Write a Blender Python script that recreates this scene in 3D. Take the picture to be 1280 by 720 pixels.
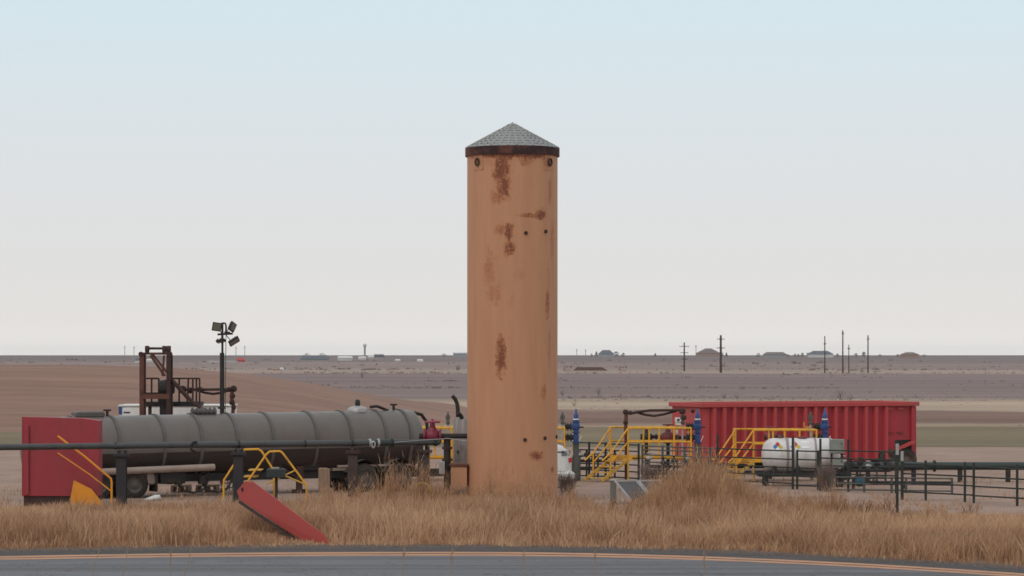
import bpy, math, random
import numpy as np
from math import sin, cos, pi, radians, atan2, sqrt, asin
from mathutils import Vector, Matrix

scene = bpy.context.scene
for o in list(bpy.data.objects):
    bpy.data.objects.remove(o)
C = scene.collection
random.seed(11)
rng = np.random.default_rng(7)

# ------------------------------------------------------------------ camera, sky, sun, exposure
F = 3500.0          # focal length in pixels of a 1280 px wide frame
H = 4.8             # eye height above the well pad
HY = 444.0          # row of the horizon
cam_d = bpy.data.cameras.new('camera')
cam = bpy.data.objects.new('camera', cam_d)
C.objects.link(cam)
cam.location = (0, 0, H)
cam.rotation_euler = (pi / 2, 0, 0)
cam_d.sensor_width = 36.0
cam_d.lens = F / 1280 * 36.0
cam_d.shift_y = (HY - 360) / 1280
cam_d.clip_start = 1.0
cam_d.clip_end = 20000
scene.camera = cam

SUN_EL, SUN_AZ = radians(48), radians(212)     # azimuth from +Y, clockwise: from behind, over the left shoulder
world = bpy.data.worlds.new('World')
scene.world = world
world.use_nodes = True
wt = world.node_tree
wt.nodes.clear()
w_out = wt.nodes.new('ShaderNodeOutputWorld')
w_bg = wt.nodes.new('ShaderNodeBackground')
w_bg.inputs['Strength'].default_value = 0.1
w_sky = wt.nodes.new('ShaderNodeTexSky')
w_sky.sky_type = 'NISHITA'
w_sky.sun_disc = False
w_sky.sun_elevation = SUN_EL
w_sky.sun_rotation = SUN_AZ
w_sky.dust_density = 4.0
w_sky.air_density = 1.0
# thin high overcast laid over the clear sky: pale cream at the horizon, pale blue higher up
w_tc = wt.nodes.new('ShaderNodeTexCoord')
w_sep = wt.nodes.new('ShaderNodeSeparateXYZ')
w_ramp = wt.nodes.new('ShaderNodeValToRGB')
cr = w_ramp.color_ramp
cr.elements[0].position = 0.0
cr.elements[0].color = (9.7, 9.4, 9.0, 1)
cr.elements[1].position = 1.0
cr.elements[1].color = (6.9, 7.4, 7.6, 1)
for p, c in ((0.012, (8.75, 8.5, 8.15)), (0.03, (8.25, 8.2, 8.05)), (0.07, (7.8, 8.15, 8.4)), (0.12, (7.1, 8.4, 8.95)), (0.3, (6.9, 7.7, 8.1))):
    e = cr.elements.new(p)
    e.color = (*c, 1)
w_mix = wt.nodes.new('ShaderNodeMix')
w_mix.data_type = 'RGBA'
w_mix.inputs['Factor'].default_value = 0.9
wt.links.new(w_tc.outputs['Generated'], w_sep.inputs[0])
wt.links.new(w_sep.outputs['Z'], w_ramp.inputs['Fac'])
wt.links.new(w_sky.outputs['Color'], w_mix.inputs['A'])
wt.links.new(w_ramp.outputs['Color'], w_mix.inputs['B'])
wt.links.new(w_mix.outputs['Result'], w_bg.inputs['Color'])
wt.links.new(w_bg.outputs['Background'], w_out.inputs['Surface'])

sun_d = bpy.data.lights.new('sun', 'SUN')
sun_d.energy = 0.7
sun_d.angle = radians(14)
sun_d.color = (1.0, 0.93, 0.84)
sun = bpy.data.objects.new('sun', sun_d)
C.objects.link(sun)
sdir = Vector((sin(SUN_AZ) * cos(SUN_EL), cos(SUN_AZ) * cos(SUN_EL), sin(SUN_EL)))
sun.rotation_euler = sdir.to_track_quat('Z', 'Y').to_euler()
sun.location = (-30, -20, 60)

scene.render.engine = 'CYCLES'
scene.view_settings.view_transform = 'Standard'
scene.view_settings.look = 'None'
scene.view_settings.exposure = 0.0
scene.view_settings.gamma = 1.0
scene.view_settings.use_curve_mapping = False
scene.cycles.filter_width = 1.6
scene.cycles.max_bounces = 6
scene.cycles.volume_bounces = 0
scene.cycles.use_denoising = True
scene.cycles.denoising_prefilter = 'ACCURATE'

# ------------------------------------------------------------------ helpers
def lin(c):
    return tuple(((v / 255 + 0.055) / 1.055) ** 2.4 if v > 10 else v / 255 / 12.92 for v in c)

def W(px, py, D):
    return Vector(((px - 640) / F * D, D, H - (py - HY) / F * D))

def X(px, D):
    return (px - 640) / F * D

def Zz(py, D):
    return H - (py - HY) / F * D

def gz(D):
    return 0.0 if D < 900 else min(4.77, (D - 900) * 0.00398)

class MB:
    """collects shapes in world (or local) coordinates, links them as one mesh object"""
    def __init__(self):
        self.v, self.f, self.s = [], [], []

    def add(self, vs, fs, smooth=False):
        b = len(self.v)
        self.v += [tuple(q) for q in vs]
        self.f += [tuple(i + b for i in q) for q in fs]
        self.s += [smooth] * len(fs)
        return self

    def box(self, c, s, rz=0.0, bev=0.0, ry=0.0):
        x, y, z = s[0] / 2, s[1] / 2, s[2] / 2
        m = Matrix.Rotation(rz, 3, 'Z') @ Matrix.Rotation(ry, 3, 'Y')
        c = Vector(c)
        if bev <= 0:
            vs = [c + m @ Vector((i * x, j * y, k * z)) for k in (-1, 1) for j in (-1, 1) for i in (-1, 1)]
            fs = [(0, 2, 3, 1), (4, 5, 7, 6), (0, 1, 5, 4), (2, 6, 7, 3), (0, 4, 6, 2), (1, 3, 7, 5)]
            return self.add(vs, fs)
        b = min(bev, x * .9, y * .9, z * .9)
        vs = []
        for k, e in ((-1, 1), (-1, 0), (1, 0), (1, 1)):
            dx = b if e else 0
            zz = k * z if e else k * (z - b)
            for (i, j) in ((-1, -1), (1, -1), (1, 1), (-1, 1)):
                vs.append(c + m @ Vector((i * (x - dx), j * (y - dx), zz)))
        fs = [(3, 2, 1, 0), (12, 13, 14, 15)]
        for r in range(3):
            for q in range(4):
                fs.append((r * 4 + q, r * 4 + (q + 1) % 4, r * 4 + 4 + (q + 1) % 4, r * 4 + 4 + q))
        return self.add(vs, fs)

    def tube(self, pts, r, n=8, caps=True):
        pts = [Vector(p) for p in pts]
        rs = r if isinstance(r, (list, tuple)) else [r] * len(pts)
        rings = []
        up = None
        for i, p in enumerate(pts):
            if i == 0:
                d = pts[1] - p
            elif i == len(pts) - 1:
                d = p - pts[i - 1]
            else:
                d = (pts[i + 1] - p).normalized() + (p - pts[i - 1]).normalized()
            d.normalize()
            if up is None:
                up = Vector((0, 0, 1)) if abs(d.z) < .9 else Vector((0, 1, 0))
            a = d.cross(up)
            if a.length < 1e-5:
                a = d.cross(Vector((1, 0, 0)))
            a.normalize()
            bb = a.cross(d).normalized()
            up = bb
            rings.append([p + (a * cos(2 * pi * k / n) + bb * sin(2 * pi * k / n)) * rs[i] for k in range(n)])
        vs = [q for ring in rings for q in ring]
        fs = []
        for i in range(len(pts) - 1):
            for k in range(n):
                fs.append((i * n + k, i * n + (k + 1) % n, (i + 1) * n + (k + 1) % n, (i + 1) * n + k))
        self.add(vs, fs, True)
        if caps:
            self.add(rings[0], [tuple(range(n))])
            self.add(rings[-1], [tuple(reversed(range(n)))])
        return self

    def bar(self, a, b, w, h=None):
        """square bar from a to b"""
        h = h or w
        a, b = Vector(a), Vector(b)
        d = (b - a).normalized()
        up = Vector((0, 0, 1)) if abs(d.z) < .95 else Vector((0, 1, 0))
        sx = d.cross(up).normalized() * w / 2
        sy = sx.cross(d).normalized() * h / 2
        vs = [p + i * sx + j * sy for p in (a, b) for (i, j) in ((-1, -1), (1, -1), (1, 1), (-1, 1))]
        fs = [(0, 1, 2, 3), (7, 6, 5, 4), (0, 4, 5, 1), (1, 5, 6, 2), (2, 6, 7, 3), (3, 7, 4, 0)]
        return self.add(vs, fs)

    def lathe(self, prof, c=(0, 0, 0), axis='z', n=24, sm=True):
        """prof: (radius, height) pairs"""
        c = Vector(c)
        vs = []
        for (r, h) in prof:
            for k in range(n):
                a = 2 * pi * k / n
                p = (r * cos(a), r * sin(a), h) if axis == 'z' else ((h, r * cos(a), r * sin(a)) if axis == 'x' else (r * cos(a), h, r * sin(a)))
                vs.append(c + Vector(p))
        fs = []
        for i in range(len(prof) - 1):
            for k in range(n):
                q = (i * n + k, i * n + (k + 1) % n, (i + 1) * n + (k + 1) % n, (i + 1) * n + k)
                fs.append(q if axis != 'y' else tuple(reversed(q)))
        return self.add(vs, fs, sm)

    def disc(self, c, r, h, axis='z', n=20, bev=0.0):
        p = [(0.0001, -h / 2), (r, -h / 2), (r, h / 2), (0.0001, h / 2)]
        for i in range(3):
            self.lathe(p[i:i + 2], c, axis, n, i == 1)
        return self

    def prism(self, poly, y0, y1):
        """polygon in x,z, extruded along y"""
        n = len(poly)
        vs = [(x, y0, z) for x, z in poly] + [(x, y1, z) for x, z in poly]
        fs = [tuple(range(n)), tuple(reversed(range(n, 2 * n)))]
        for k in range(n):
            fs.append((k, k + n, (k + 1) % n + n, (k + 1) % n))
        return self.add(vs, fs)

    def build(self, name, m, parent=None, base=None):
        """base: world point subtracted from the vertices (the thing's origin)"""
        if base is None:
            base = parent['_base'] if parent is not None and '_base' in parent else None
        v = self.v
        if base is not None:
            bx, by, bz = base
            v = [(p[0] - bx, p[1] - by, p[2] - bz) for p in v]
        me = bpy.data.meshes.new(name)
        me.from_pydata(v, [], self.f)
        me.polygons.foreach_set('use_smooth', self.s)
        me.materials.append(m)
        me.update()
        o = bpy.data.objects.new(name, me)
        C.objects.link(o)
        if parent is not None:
            o.parent = parent
        return o

def tag(o, label=None, cat=None, group=None, kind=None):
    if label: o['label'] = label
    if cat: o['category'] = cat
    if group: o['group'] = group
    if kind: o['kind'] = kind
    return o

def thing(name, label, cat, base, group=None, rz=0.0, local=False):
    o = bpy.data.objects.new(name, None)
    C.objects.link(o)
    o.location = base
    o.rotation_euler = (0, 0, rz)
    o.empty_display_size = .3
    if not local:
        o['_base'] = tuple(base)
    return tag(o, label, cat, group)

def sub(o, parent):
    """make o (built in the same coordinates as parent) a child of parent, which is a mesh at its thing's origin"""
    o.parent = parent
    return o

kids = {}
def copy_tree(o, parent=None):
    c = o.copy()
    C.objects.link(c)
    c.parent = parent
    for ch in list(o.children):
        copy_tree(ch, c)
    return c

# ------------------------------------------------------------------ materials
def nt(name):
    m = bpy.data.materials.new(name)
    m.use_nodes = True
    t = m.node_tree
    b = t.nodes['Principled BSDF']
    return m, t, b

def node(t, kind, **kw):
    n = t.nodes.new(kind)
    for k, v in kw.items():
        if k.startswith('i_'):
            n.inputs[k[2:]].default_value = v
        else:
            setattr(n, k, v)
    return n

def math_(t, op, a, b=None, c=None, clamp=False):
    n = t.nodes.new('ShaderNodeMath')
    n.operation = op
    n.use_clamp = clamp
    for i, v in enumerate((a, b, c)):
        if v is None: continue
        if isinstance(v, (int, float)): n.inputs[i].default_value = v
        else: t.links.new(v, n.inputs[i])
    return n.outputs[0]

def mixc(t, fac, a, b):
    n = t.nodes.new('ShaderNodeMix')
    n.data_type = 'RGBA'
    for k, v in (('Factor', fac), ('A', a), ('B', b)):
        if isinstance(v, (int, float)): n.inputs[k].default_value = v
        elif isinstance(v, tuple): n.inputs[k].default_value = (*v[:3], 1)
        else: t.links.new(v, n.inputs[k])
    return n.outputs['Result']

def noise_(t, vec, scale, detail=4, rough=.6):
    n = t.nodes.new('ShaderNodeTexNoise')
    n.inputs['Scale'].default_value = scale
    n.inputs['Detail'].default_value = detail
    n.inputs['Roughness'].default_value = rough
    if vec is not None: t.links.new(vec, n.inputs['Vector'])
    return n.outputs['Fac']

def sstep(t, x, lo, hi):
    n = t.nodes.new('ShaderNodeMapRange')
    n.interpolation_type = 'SMOOTHSTEP'
    t.links.new(x, n.inputs['Value'])
    n.inputs['From Min'].default_value = lo
    n.inputs['From Max'].default_value = hi
    return n.outputs['Result']

def objco(t, sx=1, sy=1, sz=1):
    tc = t.nodes.new('ShaderNodeTexCoord')
    mp = t.nodes.new('ShaderNodeMapping')
    mp.inputs['Scale'].default_value = (sx, sy, sz)
    t.links.new(tc.outputs['Object'], mp.inputs['Vector'])
    return mp.outputs['Vector']

def mat(name, col, rough=.6, metal=0.0, dirt=None, amt=.5, scale=2.0, stretch=(1, 1, 1), thr=(.45, .7), bump=.0):
    """painted or bare surface with blotches of dirt or wear, colour in linear"""
    m, t, b = nt(name)
    v = objco(t, *stretch)
    n1 = noise_(t, v, scale, 6, .65)
    n2 = noise_(t, v, scale * 6, 3, .6)
    base = mixc(t, n2, tuple(c * .86 for c in col), tuple(min(1, c * 1.14) for c in col))
    if dirt is None: dirt = tuple(c * .6 + .02 for c in col)
    f = math_(t, 'MULTIPLY', sstep(t, n1, *thr), amt)
    t.links.new(mixc(t, f, base, dirt), b.inputs['Base Color'])
    r = math_(t, 'MULTIPLY_ADD', n2, .25, rough - .12, True)
    t.links.new(r, b.inputs['Roughness'])
    b.inputs['Metallic'].default_value = metal
    if rough >= .55: b.inputs['Specular IOR Level'].default_value = .25
    if bump > 0:
        bn = t.nodes.new('ShaderNodeBump')
        bn.inputs['Strength'].default_value = bump
        bn.inputs['Distance'].default_value = .05
        t.links.new(n2, bn.inputs['Height'])
        t.links.new(bn.outputs[0], b.inputs['Normal'])
    return m

RUST = (.16, .055, .025)
M = {
    'grey_tank': mat('grey_tank_paint', (.152, .128, .113), .38, .0, (.11, .082, .066), .4, .7, (1, 1, .6)),
    'grey_ring': mat('grey_ring_paint', (.115, .103, .098), .5, .0, (.08, .06, .05), .6, 1.5),
    'dark_steel': mat('dark_steel', (.034, .030, .030), .7, .0, (.075, .05, .04), .5, 2),
    'black': mat('black_rubber', (.022, .021, .021), .8, .0, (.09, .07, .055), .5, 2.5),
    'pipe_grey': mat('grey_green_pipe', (.062, .062, .062), .5, .0, (.028, .026, .026), .6, 1.3),
    'pipe_green': mat('dark_green_pipe', (.022, .036, .031), .5, .0, (.03, .03, .028), .6, 2),
    'post_navy': mat('dark_blue_grey_post', (.038, .033, .037), .75, .0, (.07, .042, .035), .6, 1.6),
    'post_brown': mat('brown_post', (.075, .05, .042), .75, .0, (.04, .03, .026), .6, 2),
    'rust': mat('rusty_steel', (.14, .058, .042), .8, .0, (.06, .03, .025), .7, 2.2),
    'rust_dark': mat('dark_rusty_steel', (.065, .035, .03), .8, .0, (.035, .022, .02), .7, 2.2),
    'red': mat('red_tank_paint', (.38, .022, .034), .5, .0, (.28, .036, .040), .5, .9, (1, 1, .35), (.4, .72)),
    'red_lit': mat('lit_red_paint', (.46, .062, .064), .6, .0, (.36, .085, .078), .6, 1.2, (1, 1, .3)),  # paler copy of the tank red, light painted into the colour
    'red_rim': mat('red_rim_paint', (.46, .068, .065), .6, .0, (.33, .09, .08), .6, 1.4),
    'red_dark': mat('dark_red_panel', (.33, .045, .055), .55, .0, (.25, .06, .06), .6, 1.0, (1, 1, .4)),
    'red_beam': mat('red_beam_paint', (.44, .07, .062), .6, .0, (.33, .085, .07), .6, 1.6),
    'red_valve': mat('crimson_valve', (.20, .012, .035), .5),
    'pink_wheel': mat('pink_handwheel', (.34, .07, .12), .6),
    'maroon': mat('maroon_valve', (.17, .02, .025), .5),
    'yellow': mat('yellow_paint', (.80, .40, .04), .55, .0, (.42, .21, .06), .75, 4),
    'yellow_dull': mat('dull_yellow_paint', (.62, .36, .07), .6, .0, (.3, .2, .08), .6, 3),
    'orange': mat('orange_paint', (.78, .30, .03), .55, .0, (.5, .2, .04), .5, 2),
    'blue': mat('blue_valve_paint', (.022, .065, .22), .45, .0, (.02, .04, .14), .5, 3),
    'teal': mat('teal_valve_paint', (.025, .085, .13), .6),
    'green_fence': mat('dark_green_rail', (.030, .038, .033), .75, .0, (.08, .058, .045), .6, 3),
    'grey_rail': mat('weathered_grey_rail', (.11, .108, .10), .75, .0, (.05, .045, .04), .6, 2.5),
    'white': mat('white_paint', (.78, .76, .73), .5, .0, (.5, .42, .36), .5, 1.2, (1, 1, .5)),
    'white_poly': mat('white_plastic_tank', (.68, .64, .625), .5, .0, (.42, .34, .29), .65, 1.4, (1, 1, .5)),
    'seam': mat('tank_seam', (.30, .26, .25), .6),
    'cabinet': mat('grey_green_cabinet', (.26, .27, .245), .6, .0, (.18, .16, .14), .5, 2),
    'box_grey': mat('dusty_grey_box', (.19, .185, .16), .7, .0, (.13, .1, .08), .6, 3),
    'galv': mat('galvanised_steel', (.42, .40, .39), .45, .3, (.25, .2, .17), .5, 3),
    'hose_tray': mat('tan_hose_tube', (.36, .28, .23), .6, .0, (.22, .16, .12), .6, 1.2),
    'wood': mat('weathered_wood', (.30, .20, .14), .85, .0, (.16, .1, .07), .6, 2, (6, 6, 1)),
    'pole_wood': mat('dark_pole_wood', (.085, .055, .045), .9, .0, (.05, .035, .03), .5, 1),
    'lens': mat('lamp_lens', (.17, .16, .125), .3),
    'glass': mat('dark_window_glass', (.03, .035, .04), .1),
    'chrome': mat('dull_chrome', (.5, .49, .48), .3, .8),
    'tyre': mat('dusty_tyre', (.045, .038, .034), .85, .0, (.13, .1, .075), .6, 3),
    'rim': mat('dusty_wheel_rim', (.15, .125, .11), .7, .0, (.09, .07, .055), .6, 4),
    'solar': mat('solar_cells', (.075, .068, .075), .4, .0, (.14, .11, .1), .5, 2),
    'alu': mat('aluminium_frame', (.46, .43, .41), .5, .2),
    'sq_red': mat('hazard_red', (.45, .05, .05), .6),
    'sq_blue': mat('hazard_blue', (.06, .18, .45), .6),
    'sq_yellow': mat('hazard_yellow', (.62, .45, .06), .6),
    'sq_white': mat('hazard_white', (.85, .84, .82), .5),
    'print': mat('dark_print', (.05, .05, .06), .6),
    'faint_print': mat('faded_print', (.10, .095, .10), .7),
    'lamp_red': mat('red_lamp_lens', (.55, .02, .04), .3),
    'sign_white': mat('white_sign', (.75, .73, .72), .5, .0, (.45, .4, .38), .5, 5),
    'bark': mat('bare_bark', (.10, .075, .068), .9),
    'twig': mat('dry_grey_twigs', (.21, .15, .125), .9),
    'far_twig': mat('pale_far_twigs', (.20, .16, .148), .9),
    'conifer': mat('dark_conifer', (.035, .045, .038), .9),
    'roof_blue': mat('blue_grey_roof', (.12, .13, .15), .7),
    'roof_brown': mat('brown_roof', (.19, .145, .13), .7),
    'wall_grey': mat('pale_grey_wall', (.33, .33, .34), .7),
    'wall_tan': mat('tan_wall', (.36, .24, .19), .7),
    'wall_white': mat('white_wall', (.62, .60, .58), .7),
    'soil': mat('brown_soil', (.13, .075, .062), .95),
    'straw': mat('pale_straw', (.34, .23, .16), .9),
}

# ---- ground: fields in bands running away from the pad
def ground_material():
    m, t, b = nt('field_ground')
    g = t.nodes.new('ShaderNodeNewGeometry')
    sp = t.nodes.new('ShaderNodeSeparateXYZ')
    t.links.new(g.outputs['Position'], sp.inputs[0])
    mp = t.nodes.new('ShaderNodeMapping')
    mp.inputs['Scale'].default_value = (.004, .012, 1)
    t.links.new(g.outputs['Position'], mp.inputs['Vector'])
    wv = noise_(t, mp.outputs[0], 1.0, 4, .6)
    mpw = t.nodes.new('ShaderNodeMapping')
    mpw.inputs['Scale'].default_value = (.05, .09, 1)
    t.links.new(g.outputs['Position'], mpw.inputs['Vector'])
    wv2 = noise_(t, mpw.outputs[0], 1.0, 6, .75)
    d = math_(t, 'MULTIPLY', sp.outputs['Y'], math_(t, 'ADD', math_(t, 'MULTIPLY_ADD', wv, .34, .73), math_(t, 'MULTIPLY', wv2, .20)))
    d = math_(t, 'MULTIPLY', d, math_(t, 'MULTIPLY_ADD', sp.outputs['X'], .00016, 1.0))
    d = math_(t, 'MAXIMUM', d, 1.0)
    f = math_(t, 'LOGARITHM', math_(t, 'DIVIDE', d, 60.0), 60.0, None, True)
    ramp = t.nodes.new('ShaderNodeValToRGB')
    ramp.color_ramp.interpolation = 'LINEAR'
    t.links.new(f, ramp.inputs[0])
    bands = [(60, (.30, .20, .13)), (125, (.34, .24, .19)), (143, (.33, .235, .19)), (150, (.205, .16, .10)), (183, (.215, .16, .105)),
             (188, (.34, .25, .17)), (197, (.33, .23, .17)), (203, (.215, .13, .10)), (243, (.22, .135, .11)), (250, (.42, .31, .23)),
             (300, (.40, .295, .22)), (318, (.235, .17, .155)), (520, (.22, .158, .148)), (740, (.24, .172, .16)), (775, (.37, .265, .215)),
             (930, (.33, .245, .21)), (980, (.27, .195, .175)), (1260, (.28, .20, .18)), (1330, (.21, .155, .145)), (2100, (.19, .145, .138)), (3500, (.17, .135, .13))]
    els = ramp.color_ramp.elements
    for i, (dd, c) in enumerate(bands):
        p = math.log(dd / 60) / math.log(60)
        if i < 2:
            els[i].position = p
            els[i].color = (*c, 1)
        else:
            e = els.new(p)
            e.color = (*c, 1)
    # streaks along the field rows, and fine mottling
    mp2 = t.nodes.new('ShaderNodeMapping')
    mp2.inputs['Scale'].default_value = (.02, .35, 1)
    t.links.new(g.outputs['Position'], mp2.inputs['Vector'])
    s1 = noise_(t, mp2.outputs[0], 1.0, 5, .7)
    mp3 = t.nodes.new('ShaderNodeMapping')
    mp3.inputs['Scale'].default_value = (.9, .9, 1)
    t.links.new(g.outputs['Position'], mp3.inputs['Vector'])
    s2 = noise_(t, mp3.outputs[0], 1.0, 6, .7)
    mp4 = t.nodes.new('ShaderNodeMapping')
    mp4.inputs['Scale'].default_value = (.0035, .028, 1)
    t.links.new(g.outputs['Position'], mp4.inputs['Vector'])
    s3 = noise_(t, mp4.outputs[0], 1.0, 4, .65)
    k = math_(t, 'ADD', math_(t, 'MULTIPLY_ADD', s1, .8, .60), math_(t, 'MULTIPLY_ADD', s2, .5, -.25))
    k = math_(t, 'MULTIPLY', k, math_(t, 'MULTIPLY_ADD', s3, 1.1, .45))
    mul = t.nodes.new('ShaderNodeVectorMath')
    mul.operation = 'SCALE'
    t.links.new(ramp.outputs[0], mul.inputs[0])
    t.links.new(k, mul.inputs['Scale'])
    t.links.new(mul.outputs[0], b.inputs['Base Color'])
    b.inputs['Roughness'].default_value = .95
    b.inputs['Specular IOR Level'].default_value = .1
    return m

def dirt_material(name, c1, c2, sc=(1, 1, 1), rough=.95, bump=.3, fine=1.0):
    m, t, b = nt(name)
    v = objco(t, *sc)
    n1 = noise_(t, v, .35, 6, .7)
    n2 = noise_(t, v, 4.0 * fine, 6, .7)
    c = mixc(t, sstep(t, n1, .3, .7), c1, c2)
    c = mixc(t, math_(t, 'MULTIPLY', sstep(t, n2, .45, .75), .45), c, tuple(x * .55 for x in c1))
    t.links.new(c, b.inputs['Base Color'])
    b.inputs['Roughness'].default_value = rough
    b.inputs['Specular IOR Level'].default_value = .15
    bn = t.nodes.new('ShaderNodeBump')
    bn.inputs['Strength'].default_value = bump
    bn.inputs['Distance'].default_value = .06
    t.links.new(n2, bn.inputs['Height'])
    t.links.new(bn.outputs[0], b.inputs['Normal'])
    return m

M['ground'] = ground_material()
M['pad'] = dirt_material('pad_dirt', (.40, .27, .215), (.30, .20, .155))
M['verge'] = dirt_material('verge_soil', (.27, .17, .105), (.20, .125, .08))
M['hill'] = dirt_material('plowed_hill', (.33, .195, .145), (.235, .137, .105), (.12, .9, 1), bump=.2, fine=.4)
def asphalt_material():
    m, t, b = nt('worn_asphalt')
    v = objco(t)
    def mp(sx, sy):
        q = t.nodes.new('ShaderNodeMapping')
        q.inputs['Scale'].default_value = (sx, sy, 1)
        t.links.new(v, q.inputs['Vector'])
        return q.outputs[0]
    bands = noise_(t, mp(.03, .9), 1.0, 3, .55)
    wear = noise_(t, mp(.3, 2.4), 1.0, 6, .7)
    grit = noise_(t, mp(22, 22), 1.0, 3, .7)
    c = mixc(t, sstep(t, bands, .36, .62), (.085, .074, .074), (.150, .146, .163))
    c = mixc(t, math_(t, 'MULTIPLY', sstep(t, wear, .48, .72), .55), c, (.085, .075, .075))
    c = mixc(t, math_(t, 'MULTIPLY', sstep(t, grit, .5, .75), .5), c, (.21, .19, .185))
    vo = t.nodes.new('ShaderNodeTexVoronoi')
    vo.feature = 'DISTANCE_TO_EDGE'
    vo.inputs['Scale'].default_value = 1.0
    wob = t.nodes.new('ShaderNodeVectorMath')
    wob.operation = 'ADD'
    nz = t.nodes.new('ShaderNodeTexNoise')
    nz.inputs['Scale'].default_value = 1.5
    t.links.new(v, nz.inputs['Vector'])
    t.links.new(mp(.22, .55), wob.inputs[0])
    t.links.new(nz.outputs['Color'], wob.inputs[1])
    t.links.new(wob.outputs[0], vo.inputs['Vector'])
    crack = math_(t, 'SUBTRACT', 1.0, sstep(t, vo.outputs['Distance'], .004, .016))
    c = mixc(t, math_(t, 'MULTIPLY', crack, .75), c, (.03, .028, .028))
    t.links.new(c, b.inputs['Base Color'])
    b.inputs['Roughness'].default_value = .78
    bn = t.nodes.new('ShaderNodeBump')
    bn.inputs['Strength'].default_value = .2
    bn.inputs['Distance'].default_value = .03
    t.links.new(grit, bn.inputs['Height'])
    t.links.new(bn.outputs[0], b.inputs['Normal'])
    return m
M['asphalt'] = asphalt_material()
M['shoulder'] = dirt_material('shoulder_asphalt', (.105, .092, .088), (.07, .061, .058), (.4, 2.5, 1), .85, .25)
M['road_line'] = mat('worn_yellow_line', (.56, .28, .155), .75, .0, (.20, .15, .13), .75, 1.6, (.5, 3, 1), (.42, .72))

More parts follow.
